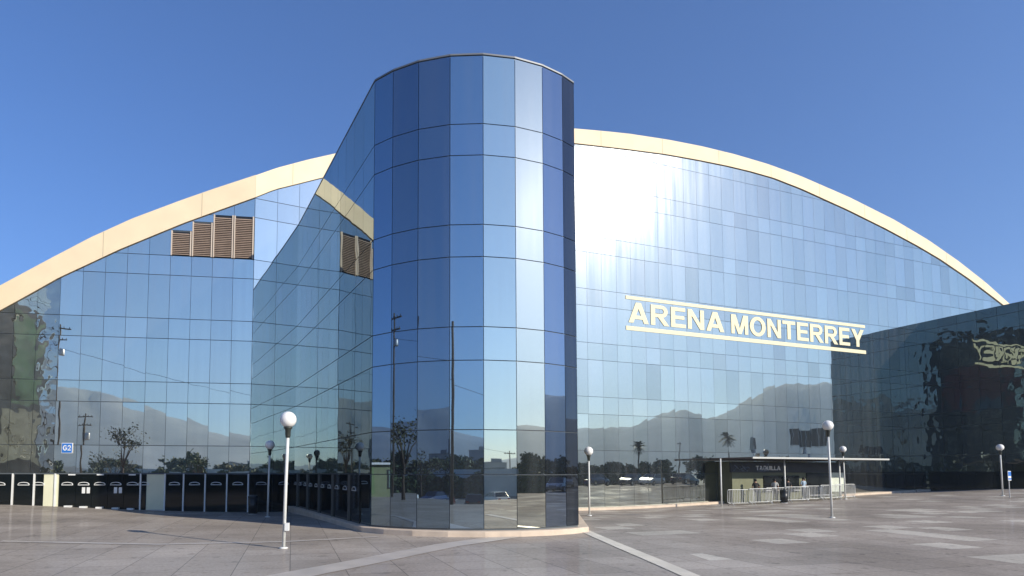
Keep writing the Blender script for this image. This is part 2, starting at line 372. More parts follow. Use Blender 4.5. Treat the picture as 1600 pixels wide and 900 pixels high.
def pane(mb, P, s0, s1, z0, z1, tone, tilt, gap=(.009, .017), top=None):
    """one glass pane on the wall-like mapping P(s, z, off), tilted by a hair like a real glazed pane"""
    a, b = random.gauss(0, tilt), random.gauss(0, tilt)
    sc, zc = (s0 + s1) / 2, (z0 + z1) / 2
    lo, hi = s0 + gap[0], s1 - gap[0]
    if top is None: ring = [(lo, z0 + gap[1]), (hi, z0 + gap[1]), (hi, z1 - gap[1]), (lo, z1 - gap[1])]
    else:
        zt = [(s, min(z1 - gap[1], top(s))) for s in np.linspace(hi, lo, 5)]
        if max(z for _, z in zt) < z0 + .08: return
        ring = [(lo, z0 + gap[1]), (hi, z0 + gap[1])] + [(s, max(z, z0 + gap[1] + .001)) for s, z in zt]
    mb.face([P(s, z, .03 + (s - sc) * a + (z - zc) * b) for s, z in ring], 0, tone)

def tone_of(base=1.0, sd=.035, odd=.12):
    t = base * (1 + random.gauss(0, sd))
    if random.random() < odd: t *= random.choice((.90, .93, 1.06))
    return (t * random.uniform(.985, 1.01), t, t * random.uniform(.99, 1.02))

# left wall
mb = MB(); mw = MB()
lcols = [SL0 - 1.184 * k for k in range(31)]
LOUV = {2: H[9], 3: H[9], 4: 16.98, 5: 16.38}
for k in range(6):
    for j in range(1 if k < 2 else 9, 13):
        if H[j] > ip(FLOW, FCL * (k + 1) / 2) + .3: continue
        pane(mb, FC.p, FCL * k / 2, FCL * (k + 1) / 2, H[j], H[j + 1], tone_of(.97), .0009, top=lambda s: ip(FLOW, s) + .35)
mb.face([FC.p(0, -1.4), FC.p(FCL, -1.4), FC.p(FCL, 17.4), FC.p(FCL * 3, 17.4), FC.p(FCL * 3, ip(FLOW, FCL * 3) + .4), FC.p(FCL, ip(FLOW, FCL) + .4), FC.p(0, ip(FLOW, 0) + .4)], 1)
for k in range(2, 30):
    s1, s0 = lcols[k], lcols[k + 1]
    if k == 29: s0 = -44
    for j in range(1, 11):
        if k in LOUV and j in (8,):
            if LOUV[k] < H[9] - .2: pane(mb, LW.p, s0, s1, LOUV[k] + .05, H[9], tone_of(), .0009, top=lambda s: ip(LLOW, s) + .35)
            continue
        if H[j] > ip(LLOW, s1) + .3: continue
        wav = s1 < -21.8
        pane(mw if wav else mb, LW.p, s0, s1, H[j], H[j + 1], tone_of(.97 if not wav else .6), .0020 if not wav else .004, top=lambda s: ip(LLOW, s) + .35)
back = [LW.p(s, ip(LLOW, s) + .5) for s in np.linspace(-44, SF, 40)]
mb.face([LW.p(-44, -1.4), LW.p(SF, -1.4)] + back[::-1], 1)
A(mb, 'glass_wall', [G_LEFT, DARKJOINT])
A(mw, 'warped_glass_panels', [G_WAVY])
# right wall
mb = MB()
rcols = [10.32 + 1.233 * k for k in range(-9, 51)]
for k in range(len(rcols) - 1):
    s0, s1 = rcols[k], rcols[k + 1]
    for j in range(0, 14):
        zz0 = H[j] if j else -.6
        if zz0 > max(ip(RLOW, s0), ip(RLOW, s1)) + .3: continue
        t = tone_of(1.0, .035, .2)
        pane(mb, RW.p, s0, s1, zz0, H[j + 1], t, .0015, gap=(.007, .012), top=lambda s: ip(RLOW, s) + .35)
back = [RW.p(s, ip(RLOW, s) + .5) for s in np.linspace(-1.4, 71, 60)]
mb.face([RW.p(-1.4, -1.4), RW.p(71, -1.4)] + back[::-1], 1)
A(mb, 'glass_wall', [G_RIGHT, DARKJOINT])

# cream arch and the roof behind it
def arch(w, lo, upc, s0, s1, n):
    mb = MB(); ss = np.linspace(s0, s1, n); vs = []
    for s in ss:
        a, b = ip(lo, s), ip(upc, s)
        vs += [w.p(s, a, -.3), w.p(s, a, .12), w.p(s, b, .12), w.p(s, b, -1.2)]
    fs = []
    for i in range(n - 1):
        for k in range(3): fs.append((i * 4 + k, (i + 1) * 4 + k, (i + 1) * 4 + k + 1, i * 4 + k + 1))
    mb.mesh(vs, fs)
    sj = s0 + 2.2
    while sj < s1 - .5:                                             # cladding joints
        a, b = ip(lo, sj), ip(upc, sj); mb.box(w.p(sj, (a + b) / 2, .121), (.035, .008, (b - a) * .97), 1, w.ax); sj += 5.4
    A(mb, 'roof_arch', [CREAM, SEAM])
    mr = MB(); vs = []
    for s in ss:
        b = ip(upc, s) - .3
        for k in range(2): q = w.p(s, b, -1.0) + Vector((-.25, .97, 0)) * 62 * k; vs.append(q)
    mr.mesh(vs, [(i * 2, i * 2 + 2, i * 2 + 3, i * 2 + 1) for i in range(n - 1)]); A(mr, 'roof', [ROOFM])
arch(LW, LLOW, LUP, -44, SF + .03, 90)
arch(FC, FLOW, FUP, 0, FUP[-1][0], 24)
_a, _b = FC.p(FUP[-1][0], 0), RW.p(-1.4, 0); _d = _b - _a                     # stretch of the roof edge behind the prow
BW = Wall(math.atan2(_d.y, _d.x), org=_a)
arch(BW, [(0, FLOW[-1][1]), (_d.length, 22.7)], [(0, FUP[-1][1]), (_d.length, 23.9)], 0, _d.length, 6)
mb = MB(); mb.face([BW.p(0, 17.0), BW.p(_d.length, 17.0), BW.p(_d.length, 22.9), BW.p(0, FLOW[-1][1] + .1)], 0); A(mb, 'glass_wall', [G_LEFT])
arch(RW, RLOW, RUP, -1.4, 72, 120)

# prow: two straight flanks and a faceted round front
cxy, cr = (0.989, 27.115), 5.6
edge_px = [583.5, 612.5, 653, 703, 755.4, 806, 849.5, 881, 899.3]
tw = []
for px in edge_px:
    r = ray(px, 500); d = Vector((r.x, r.y)).normalized(); c = Vector(cxy)
    bq = d.dot(c); disc = bq * bq - (c.length_squared - cr * cr)
    t = bq - math.sqrt(max(disc, 0)); tw.append(d * t)
CL = FC.p(FCL, 0); CRp = Vector((7.85, 40.7))
TOPZ = H[9]
outline = [Vector((CL.x, CL.y))] + tw + [CRp]
trows = [.18] + H[1:10]
def seg_panes(mb, a, b, ncol, tilt, base=1.0, sd=.02):
    d = (b - a); L_ = d.length; u = d / L_; n = Vector((u.y, -u.x))
    P = lambda s, z, off: Vector((a.x + u.x * s + n.x * off, a.y + u.y * s + n.y * off, z))
    for k in range(ncol):
        ct = 1 + random.gauss(0, sd)
        for j in range(len(trows) - 1):
            pane(mb, P, L_ * k / ncol, L_ * (k + 1) / ncol, trows[j], trows[j + 1], tuple(c_ * b_ for c_, b_ in zip(tone_of(ct, .01, 0), base if hasattr(base, '__len__') else (base,) * 3)), tilt, gap=(.008, .016))
    mb.face([P(0, -.2, 0), P(L_, -.2, 0), P(L_, TOPZ + .03, 0), P(0, TOPZ + .03, 0)], 1)
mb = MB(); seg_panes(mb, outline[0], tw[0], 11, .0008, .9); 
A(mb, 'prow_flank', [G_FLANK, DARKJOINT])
mb = MB()
for (a, b), q_ in zip(zip(tw[:-1], tw[1:]), ((.42, .50, .61), (.35, .43, .54), (.37, .45, .55), (.62, .70, .76), (1.32, 1.17, .94), (.95, .85, .70), (.42, .46, .56), (.15, .16, .19))): seg_panes(mb, a, b, 1, .0005, q_, .02)   # glass tint set column by column
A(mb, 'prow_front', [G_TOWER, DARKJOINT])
mb = MB(); seg_panes(mb, tw[-1], CRp, 13, .0008, .9); A(mb, 'prow_flank', [G_RIGHT, DARKJOINT])
mb = MB()
mb.face([(p.x, p.y, TOPZ + .028) for p in outline] + [(*LW.p(-1, 0).xy, TOPZ + .028)][:0])
mr = [(p.x, p.y, TOPZ + .06) for p in outline]
A(mb, 'prow_roof', [ROOFM])
mb = MB()
for a, b in zip(outline[:-1], outline[1:]):
    u = Vector(((b - a).x, (b - a).y, 0)); L_ = u.length; u /= L_; n = Vector((u.y, -u.x, 0))
    c = Vector((*((a + b) / 2), TOPZ + .06)); mb.box(c - n * .02, (L_ + .03, .12, .06), 0, (u, n, Vector((0, 0, 1))))
A(mb, 'parapet_trim', [mat('dull_grey_trim', (.2, .21, .22), .5, metal=.3)])

# plinth around the prow
def offset_poly(pts, d):
    o = []
    for i, p in enumerate(pts):
        a = pts[max(i - 1, 0)]; b = pts[min(i + 1, len(pts) - 1)]; t = (b - a).normalized(); o.append(p + Vector((t.y, -t.x)) * d)
    return o
ol = offset_poly(outline, .4); ins = offset_poly(outline, -.05)
mb = MB(); vs = []
for p, q in zip(ol, ins):
    g = gz(p.x, p.y); zt = max(g + .14, .13)
    vs += [(p.x, p.y, g - .3), (p.x, p.y, zt - .02), (p.x * .96 + q.x * .04, p.y * .96 + q.y * .04, zt), (q.x, q.y, zt)]
mb.mesh(vs, [(i * 4 + k, (i + 1) * 4 + k, (i + 1) * 4 + k + 1, i * 4 + k + 1) for i in range(len(ol) - 1) for k in range(3)])
A(mb, 'plinth', [STONE])
# kerb ledge along the right wall
def ledge(s0, s1, d, h):
    mb = MB(); ss = np.linspace(s0, s1, 30); vs = []
    for s in ss:
        f = RW.p(s, 0, d); g = gz(f.x, f.y)
        for off, z in ((d, g - .3), (d, g + h - .02), (d - .02, g + h), (.035, g + h)): q = RW.p(s, 0, off); vs.append((q.x, q.y, z))
    n = len(ss); fs = [(i * 4 + k, (i + 1) * 4 + k, (i + 1) * 4 + k + 1, i * 4 + k + 1) for i in range(n - 1) for k in range(3)]
    fs += [(3, 2, 1, 0), ((n - 1) * 4, (n - 1) * 4 + 1, (n - 1) * 4 + 2, (n - 1) * 4 + 3)]
    mb.mesh(vs, fs); A(mb, 'kerb_ledge', [STONE])
ledge(8.2, 42.9, .55, .16); ledge(43.1, 44.9, .55, .16)

# louvers
for k, zt in LOUV.items():
    s1, s0 = lcols[k] - .03, lcols[k + 1] + .03; mb = MB()
    z = H[8] + .04
    mb.box(LW.p((s0 + s1) / 2, (H[8] + zt) / 2, .03), (s1 - s0, .02, zt - H[8] - .04), 1, LW.ax)
    nz = int((zt - H[8] - .08) / .11)
    for i in range(nz):
        zc = H[8] + .1 + i * .11
        q = [LW.p(s0 + .05, zc - .045, .13), LW.p(s1 - .05, zc - .045, .13), LW.p(s1 - .05, zc + .045, .06), LW.p(s0 + .05, zc + .045, .06)]
        mb.face(q, 0); mb.face([q[0] + LW.n * .0 - Vector((0, 0, .012)), q[3] - Vector((0, 0, .012)), q[2] - Vector((0, 0, .012)), q[1] - Vector((0, 0, .012))], 0)
    for s in (s0 + .03, s1 - .03): mb.box(LW.p(s, (H[8] + zt) / 2, .09), (.06, .12, zt - H[8]), 2, LW.ax)
    A(mb, 'louver', [SLAT, BLACK, mat('louver_edge', (.62, .52, .42), .6)])

# gate doors along the foot of the left wall and the flank
def handle_mb(P, sc, zc):
    mb = MB(); pts = []
    for i in range(9):
        a = math.pi * i / 8; pts.append(P(sc + .29 * math.cos(a), zc + .15 * math.sin(a) ** .7, .10))
    mb.tube(pts, .022, 6); mb.tube([pts[0], pts[-1]], .022, 6); return mb
def door_row(P, ax, s_edges, kinds, lit):
    for i, (s0, s1) in enumerate(zip(s_edges[:-1], s_edges[1:])):
        k = kinds(i, (s0 + s1) / 2); c = (s0 + s1) / 2; w = s1 - s0
        if k == 'wall':
            mb = MB(); mb.box(P(c, .78, .05), (w - .09, .08, 2.56), 0, ax); mb.box(P(c, -.15, .08), (w - .09, .1, .32), 1, ax)
            A(mb, 'wall_panel', [PALEWALL, METAL])
        else:
            mb = MB(); mb.box(P(c, .78, .045), (w - .02, .05, 2.56), 0, ax); d = A(mb, 'door', [DARKDOOR])
            hb = handle_mb(P, c, 1.42); A(hb, 'handle', [WHITE if lit else METAL], parent=d)
edges = [-28.2, -27.0, -25.8, -24.44, -23.34, -22.9, -22.06, -21.2, -20.35, -19.5, -18.65, -17.72, -17.46, -16.42, -15.40, -14.21, -13.0, -11.79]
def kindL(i, s): return 'wall' if (-22.9 < s < -22.06 or -17.46 < s < -16.42) else 'door'
door_row(LW.p, LW.ax, edges, kindL, True)
door_row(FC.p, FC.ax, [.02, FCL / 2, FCL - .03], lambda i, s: 'door', False)
for s in (-25.8, -24.44, -23.34, -22.25, -17.74, -16.42, -15.40, -14.21, -13.0, -11.8):
    mb = MB(); zt = 2.06
    mb.box(LW.p(s, (zt - .4) / 2, .11), (.075, .09, zt + .4), 0, LW.ax); A(mb, 'door_post', [WHITE])
mb = MB(); mb.box(LW.p(-19.9, 2.06, .07), (16.2, .1, .07), 0, LW.ax); mb.box(FC.p(FCL / 2, 2.06, .07), (FCL - .08, .1, .07), 0, FC.ax); A(mb, 'door_head_rail', [DARKJOINT])
for s in (-21.5, -20.7, -19.85, -19.0, -18.2):
    mb = MB(); p = LW.p(s, 0, .2); mb.box((p.x, p.y, gz(p.x, p.y) + .04), (.34, .25, .1), 0, LW.ax); A(mb, 'door_stop', [WHITE])
for s in (-21.4, -19.9, -18.2):
    mb = MB(); mb.box(LW.p(s, 2.0, .12), (.36, .05, .07), 0, LW.ax); A(mb, 'door_closer', [WHITE])
for s in (-20.77, -20.52, -19.08, -18.82):
    mb = MB(); mb.box(LW.p(s, 1.12, .085), (.17, .012, .34), 0, LW.ax); A(mb, 'paper_notice', [WHITE])
fa, fb = outline[0], tw[0]; FW = Wall(math.atan2((fb - fa).y, (fb - fa).x), org=(fa.x, fa.y, 0)); FL = (fb - fa).length
fe = [FL * k / 11 for k in range(12)]
door_row(FW.p, FW.ax, fe[:11], lambda i, s: 'door', False)
for k in range(1, 10, 2):
    mb = MB(); mb.box(FW.p(fe[k], .83, .11), (.09, .09, 2.46), 0, FW.ax); A(mb, 'door_post', [POSTD])

# side wings: blocks standing out from both ends of the facade
def wing_block(C, n, into, length, depth, height, gm, base):
    """inner face runs from C along n; the block lies on the 'into' side"""
    mb = MB(); faces = [(C, C + n * length, -into), (C + n * length, C + n * length + into * depth, n)]
    rows = [base] + [h for h in H[1:9]] + [height]
    for a, b, nn in faces:
        L_ = (b - a).length; u = (b - a) / L_
        P = lambda s, z, off: Vector((a.x + u.x * s + nn.x * off, a.y + u.y * s + nn.y * off, z))
        nc = max(1, int(L_ / 1.23))
        for k in range(nc):
            for j in range(len(rows) - 1):
                pane(mb, P, L_ * k / nc, L_ * (k + 1) / nc, rows[j], rows[j + 1], tone_of(.85, .03), .0012)
        mb.face([P(0, -1.4, 0), P(L_, -1.4, 0), P(L_, height, 0), P(0, height, 0)], 1)
    A(mb, 'wing_glass_wall', [gm, DARKJOINT])
    mb = MB(); q = [C - n * 2, C + n * (length + .03), C + n * (length + .03) + into * depth, C - n * 2 + into * depth]
    mb.face([(p.x, p.y, height + .01) for p in q]); A(mb, 'wing_roof', [ROOFM])
RC = RW.p(RWC, 0); LC = LW.p(LWC, 0)
wing_block(RC, RW.n, RW.u, RWL, 26, RWH, G_WING, .3)
wing_block(LC, LW.n, -LW.u, LWL, 24, 14.9, G_LEFT, .2)
RWI = Wall(math.atan2(RW.n.y, RW.n.x), org=RC)          # inner face of the right wing; its own s runs towards the plaza
RWI.n = -RW.u
LWI = Wall(math.atan2(LW.n.y, LW.n.x), org=LC); LWI.n = LW.u
edges_w = [.15 + 1.2 * k for k in range(8)]
for s0, s1 in zip(edges_w[:-1], edges_w[1:]):
    mb = MB(); mb.box(RWI.p((s0 + s1) / 2, 1.2, .06), (s1 - s0 - .06, .05, 2.2), 0, (RWI.u, RWI.n, Vector((0, 0, 1)))); A(mb, 'wing_door', [DARKDOOR])

# ------------------------------------------------------------------ signs
def _ring(cx, cy_, ro, ri, a0, a1, n=18):
    """pieces of an elliptical ring, radii given as (x, y)"""
    q = []
    for i in range(n):
        a, b = math.radians(a0 + (a1 - a0) * i / n), math.radians(a0 + (a1 - a0) * (i + 1) / n)
        q.append([(cx + ri[0] * math.cos(a), cy_ + ri[1] * math.sin(a)), (cx + ro[0] * math.cos(a), cy_ + ro[1] * math.sin(a)), (cx + ro[0] * math.cos(b), cy_ + ro[1] * math.sin(b)), (cx + ri[0] * math.cos(b), cy_ + ri[1] * math.sin(b))])
    return q
def _r(x0, y0, x1, y1): return [(x0, y0), (x1, y0), (x1, y1), (x0, y1)]
GLYPH = {
 'A': (.98, [[(0, 0), (.23, 0), (.60, 1), (.365, 1)], [(.75, 0), (.98, 0), (.615, 1), (.38, 1)], _r(.2, .19, .78, .37)]),
 'R': (.90, [_r(0, 0, .215, 1), _r(.215, .825, .54, 1), _r(.215, .40, .54, .575)] + _ring(.54, .70, (.31, .30), (.11, .125), -90, 90) + [[(.36, .40), (.60, .42), (.92, 0), (.66, 0)]]),
 'E': (.76, [_r(0, 0, .215, 1), _r(.215, .82, .74, 1), _r(.215, .415, .69, .59), _r(.215, 0, .76, .18)]),
 'N': (.86, [_r(0, 0, .205, 1), _r(.655, 0, .86, 1), [(0, 1), (.22, 1), (.86, 0), (.64, 0)]]),
 'M': (1.02, [_r(0, 0, .2, 1), _r(.82, 0, 1.02, 1), [(0, 1), (.28, 1), (.61, 0), (.41, 0)], [(.74, 1), (1.02, 1), (.61, 0), (.41, 0)]]),
 'O': (.98, _ring(.49, .5, (.49, .52), (.26, .335), 0, 360, 36)),
 'T': (.84, [_r(0, .815, .84, 1), _r(.31, 0, .53, .815)]),
 'Y': (.92, [[(0, 1), (.255, 1), (.57, .44), (.35, .36)], [(.665, 1), (.92, 1), (.57, .36), (.35, .44)], _r(.35, 0, .57, .44)]),
 'U': (.84, [_r(0, .37, .215, 1), _r(.625, .37, .84, 1)] + _ring(.42, .37, (.42, .39), (.205, .2), 180, 360)),
 'I': (.215, [_r(0, 0, .215, 1)]),
 'L': (.70, [_r(0, 0, .215, 1), _r(.215, 0, .70, .185)]),
 'Q': (1.0, _ring(.49, .5, (.49, .52), (.26, .335), 0, 360, 36) + [[(.5, .3), (.62, .40), (1.0, 0), (.86, -.12)]]),
 'G': (.96, _ring(.5, .5, (.49, .52), (.26, .335), 42, 360, 30) + [_r(.52, .38, .97, .55)]),
 '2': (.76, _ring(.38, .69, (.36, .33), (.16, .15), -35, 185, 20) + [[(0, 0), (.30, .17), (.70, .50), (.52, .58)], _r(0, 0, .75, .18)]),
}
def put_text(txt, w, s0, s1, z0, z1, off, m, parent=None, name='lettering', bold=.03, thick=.05, gap=.1):
    x = 0; pcs = []
    for ch in txt:
        if ch == ' ': x += .36; continue
        wd, pc = GLYPH[ch]
        pcs += [[(x + a, b) for a, b in p] for p in pc]; x += wd + gap
    x -= gap; mb = MB()
    for i, p in enumerate(pcs):
        th = thick + .0008 * (i % 7)
        q = [w.p(s0 + a / x * (s1 - s0), z0 + b * (z1 - z0), off) for a, b in p]; f = [v + w.n * th for v in q]; n = len(q)
        mb.mesh(q + f, [tuple(range(n, 2 * n))] + [(k, (k + 1) % n, n + (k + 1) % n, n + k) for k in range(n)])
    return mb.build(name, [m])
def adopt(o, par):
    o.parent = par; o.matrix_parent_inverse = Matrix.Translation(-Vector(par.location)); return o
sg = thing('facade_sign', 'big cream letters reading ARENA MONTERREY between two cream bars on the glass wall', 'sign', RW.p(25.8, 12.3, .1))
for wd_, a_, b_ in (('ARENA', 13.75, 22.55), ('MONTERREY', 23.25, 37.95)): adopt(put_text(wd_, RW, a_, b_, 12.84, 14.33, .04, CREAM_SIGN, gap=.11, thick=.02), sg)
for z0, z1 in ((14.52, 14.76), (12.28, 12.58)):
    mb = MB(); mb.box(RW.p(25.83, (z0 + z1) / 2, .05), (24.6, .025, z1 - z0), 0, RW.ax); adopt(mb.build('sign_bar', [CREAM_SIGN]), sg)
g2 = thing('gate_sign', 'small blue square sign reading G2 on the glass above the doors', 'sign', LW.p(-21.72, 3.2, .1))
mb = MB(); mb.box(LW.p(-21.72, 3.5, .07), (.58, .04, .58), 1, LW.ax); mb.box(LW.p(-21.72, 3.5, .09), (.52, .03, .52), 0, LW.ax)
adopt(mb.build('sign_panel', [BLUE, WHITE]), g2)
adopt(put_text('G2', LW, -21.93, -21.51, 3.36, 3.66, .107, WHITE, bold=.02, thick=.01), g2)

# ------------------------------------------------------------------ banners on the wings
def scribble(mb, w, s0, s1, z0, z1, n, amp, r, off, seed):
    rd = random.Random(seed)
    for _ in range(n):
        s, z = rd.uniform(s0, s1), rd.uniform(z0, z1); pts = []
        for i in range(rd.randint(3, 6)):
            pts.append(w.p(min(max(s, s0), s1), min(max(z, z0), z1), off)); s += rd.uniform(-amp, amp); z += rd.uniform(-amp, amp) * .8
        mb.tube(pts, r, 4)
BANN = mat('black_vinyl_print', (.006, .006, .006), .35, var=.3, scale=1.5)
REDP = mat('dark_red_print', (.16, .012, .008), .4, var=.4, scale=.6)
BLUEP = mat('dull_blue_print', (.05, .14, .22), .4, var=.4, scale=1.5)
INK = mat('pale_grey_print', (.42, .43, .38), .5, var=.3, scale=2)
t_ = 290.0; az_ = math.radians(41.4); ctr = Vector((2 * RC.x - math.sin(az_) * t_, 2 * RC.y - math.cos(az_) * t_, -1.5))
bn = thing('office_tower', 'tall dark office tower with pale lettering and a red screen, mirrored in the right wing', 'office tower', ctr)
TD = Vector((math.sin(az_), math.cos(az_), 0))                     # its front looks back at the arena
OT = Wall(0, org=ctr + TD * 8); OT.n = TD; OT.u = Vector((-TD.y, TD.x, 0))
oax = (OT.u, OT.n, Vector((0, 0, 1)))
mb = MB(); mb.box(OT.p(0, 25.5, -8), (28, 16, 51), 0, oax); adopt(mb.build('wall', [BANN]), bn)
mb = MB()
for i, (a, b, h_) in enumerate(((-11.5, -6, 2.6), (-4.6, 1.5, 4.2), (3.5, 6.5, 1.6), (8, 11.8, 3.4))): mb.box(OT.p((a + b) / 2, 51 + h_ / 2, -7 - i * .4), (b - a, 5, h_), 0, oax)
adopt(mb.build('roof_plant', [BANN]), bn)
mb = MB(); mb.box(OT.p(.5, 33.5, .1), (17.5, .2, 14), 0, oax); adopt(mb.build('red_screen', [REDP]), bn)
mb = MB(); mb.box(OT.p(1.5, 27.5, .25), (8, .1, 4), 0, oax); adopt(mb.build('blue_panel', [BLUEP]), bn)
rd = random.Random(4)
for z0, z1, a, b, n_ in ((47.0, 49.6, -11, 11, 16), (43.2, 45.8, -11, 9, 15), (18.0, 20.4, -11, 11, 18), (13.0, 14.8, -11, 11, 20), (22.6, 24.0, -8, 6, 8), (40.6, 41.8, -11, -4, 5)):
    wd = (b - a) / n_; mb = MB()
    for i in range(n_):                                           # rows of block capitals too far off to read
        if rd.random() < .12: continue
        s_ = a + wd * i
        mb.box(OT.p(s_ + wd * .2, (z0 + z1) / 2, .12), (wd * .22, .1, z1 - z0), 0, oax)
        if rd.random() < .7: mb.box(OT.p(s_ + wd * .5, z1 - .25, .13), (wd * .5, .1, .45), 0, oax)
        if rd.random() < .6: mb.box(OT.p(s_ + wd * .5, z0 + .25, .14), (wd * .5, .1, .45), 0, oax)
        if rd.random() < .4: mb.box(OT.p(s_ + wd * .65, (z0 + z1) / 2, .15), (wd * .2, .1, (z1 - z0) * .8), 0, oax)
    adopt(mb.build('lettering_row', [INK]), bn)
GREENP = mat('dark_green_print', (.02, .075, .03), .4, var=.5, scale=.5)
bl = thing('wing_banner', 'dark green banner with grey panels on the left wing, mirrored at the left edge', 'banner', LWI.p(4.5, 2.3, .1))
mb = MB(); mb.box(LWI.p(5.0, 7.6, .09), (6.6, .03, 11.0), 0, (LWI.u, LWI.n, Vector((0, 0, 1)))); adopt(mb.build('sheet', [BANN]), bl)
mb = MB(); mb.box(LWI.p(6.1, 9.6, .112), (3.2, .012, 5.8), 0, (LWI.u, LWI.n, Vector((0, 0, 1)))); adopt(mb.build('green_field', [GREENP]), bl)
mb = MB(); mb.box(LWI.p(5.6, 4.4, .112), (4.6, .012, 3.4), 0, (LWI.u, LWI.n, Vector((0, 0, 1)))); adopt(mb.build('grey_panel', [mat('grey_print', (.11, .125, .11), .5, var=.4, scale=1)]), bl)
mb = MB(); scribble(mb, LWI, 3.4, 7.8, 2.9, 6.0, 26, .35, .022, .122, 5); scribble(mb, LWI, 4.4, 4.6, 3, 12.8, 14, .5, .025, .122, 6)
adopt(mb.build('printed_marks', [INK]), bl)

# ------------------------------------------------------------------ lamp posts
GLOBE = mat('white_lamp_globe', (.82, .80, .76), .35); DARKCUP = mat('dark_green_lamp_cup', (.03, .035, .028), .5)
POLE = mat('white_painted_pole', (.66, .66, .62), .5, var=.1, scale=3)
def lamp(base, h, label, lean=(0, 0), box=False, k=1.0):
    t = thing('street_lamp', label, 'street lamp', base, 0, 'globe lamps on the plaza')
    tx, ty = lean; top = h
    mb = MB(); mb.tube([(0, 0, -.05), (tx * .5, ty * .5, top * .5), (tx, ty, top - .72 * k)], [.05 * k, .048 * k, .045 * k], 12)
    mb.lathe([(0, .0), (.13 * k, .0), (.13 * k, .03), (.06 * k, .05)], n=14); mb.build('pole', [POLE], t, True)
    mb = MB(); mb.lathe([(0, 0), (.062 * k, 0), (.075 * k, .05 * k), (.085 * k, .24 * k), (.125 * k, .27 * k), (.125 * k, .31 * k), (0, .31 * k)], (tx, ty, top - .76 * k), 14); mb.build('lamp_cup', [DARKCUP], t, True)
    r = .235 * k; c = top - r
    mb = MB(); mb.lathe([(r * math.sin(math.pi * i / 14), -r * math.cos(math.pi * i / 14)) for i in range(15)], (tx, ty, c), 24); mb.build('globe', [GLOBE], t, True)
    if box:
        mb = MB(); mb.box((.085 + tx * .15, -.02, .62), (.11, .13, .22)); mb.build('junction_box', [WHITE], t)
    return t
def lamp_at(px, py, ptop, label, lean=0.0, **kw):
    b = ground_hit(px, py); d = b.y; r = ray(px, ptop); zt = EYE + r.z / r.y * d
    return lamp(b, zt - b.z, label, lean=(lean, 0), **kw)
lamp_at(443, 857, 643, 'tall white globe lamp standing nearest, before the left flank of the prow', .07, box=True)
lamp_at(1300, 809, 657, 'tall white globe lamp standing alone before the ticket canopy', -.04, k=1.0)
lamp_at(921, 806, 698, 'globe lamp close beside the right foot of the prow', .0, k=1.0)
lamp_at(418, 808, 688, 'globe lamp standing in the shade of the prow beside the dark doors', .05, k=1.0)
lamp_at(1321, 780, 697, 'globe lamp by the right end of the crowd barriers', -.05, k=1.0)
b6 = Vector((0, 0, 0)); r6 = ray(1566, 758); t6 = 41.5 / r6.y; b6 = Vector((r6.x * t6, 41.5, EYE + r6.z * t6))
lamp((b6.x, b6.y, gz(b6.x, b6.y)), 1.0 * (EYE + ray(1563, 694).z / ray(1563, 694).y * 41.5 - gz(b6.x, b6.y)), 'globe lamp standing before the dark banner of the right wing', lean=(-.02, 0), k=.95)

# ------------------------------------------------------------------ ticket booth, barriers, bins
OLIVE = mat('olive_booth_wall', (.15, .155, .09), .7, var=.1, scale=2)
bt = thing('ticket_booth', 'ticket booth under a thin flat canopy with a dark fascia and TAQUILLA sign', 'ticket booth', RW.p(28, 0, 1))
bd = 1.3
mb = MB(); mb.box(RW.p(27.2, 1.3, bd / 2 + .05), (11.2, bd, 3.4), 0, RW.ax); adopt(mb.build('wall', [OLIVE]), bt)
for s0, s1, z0, z1 in ((24.6, 28.2, .9, 1.95), (29.0, 31.6, .5, 2.15)):
    mb = MB(); mb.box(RW.p((s0 + s1) / 2, (z0 + z1) / 2, bd + .07), (s1 - s0, .06, z1 - z0), 0, RW.ax); w_ = adopt(mb.build('ticket_window', [DARKDOOR]), bt)
    mb = MB(); mb.box(RW.p((s0 + s1) / 2, z0 - .04, bd + .15), (s1 - s0 + .1, .3, .06), 0, RW.ax); sl = mb.build('sill', [METAL]); sl.parent = w_; sl.matrix_parent_inverse = (w_.matrix_parent_inverse @ Matrix.Identity(4)).inverted() @ Matrix.Identity(4) if False else Matrix.Identity(4)
mb = MB(); mb.box(RW.p(27.2, 2.55, bd + .1), (11.6, .14, .72), 0, RW.ax); adopt(mb.build('fascia', [mat('dark_fascia', (.012, .014, .018), .5)]), bt)
adopt(put_text('TAQUILLA', RW, RW.hit(1181, 733, 1.47)[0], RW.hit(1219, 733, 1.47)[0], 2.36, 2.68, bd + .175, mat('white_sign_letters', (.82, .82, .8), .5), bold=.02, thick=.02), bt)
mb = MB(); scribble(mb, RW, 21.6, 25.0, 2.3, 2.85, 12, .4, .03, bd + .18, 9); adopt(mb.build('fascia_print', [mat('blue_grey_print', (.12, .15, .2), .5)]), bt)
mb = MB(); mb.box(RW.p(32.3, 1.5, bd + .12), (1.5, .05, 1.6), 0, RW.ax); adopt(mb.build('notice_board', [mat('pale_notice', (.62, .66, .55), .6, var=.15, scale=3)]), bt)
c1_ = RW.hit(1388, 712, 3.84)[0]; cm_, cw_ = (20.95 + c1_) / 2, c1_ - 20.95
mb = MB(); mb.box(RW.p(cm_, 3.18, 1.9), (cw_, 3.8, .08), 1, RW.ax); mb.box(RW.p(cm_, 3.20, 3.84), (cw_ + .1, .08, .12), 0, RW.ax); mb.box(RW.p(20.95, 3.18, 1.9), (.06, 3.8, .14), 1, RW.ax)
adopt(mb.build('canopy', [mat('pale_canopy_edge', (.50, .50, .46), .5), mat('dark_canopy_sheet', (.10, .075, .065), .6)]), bt)
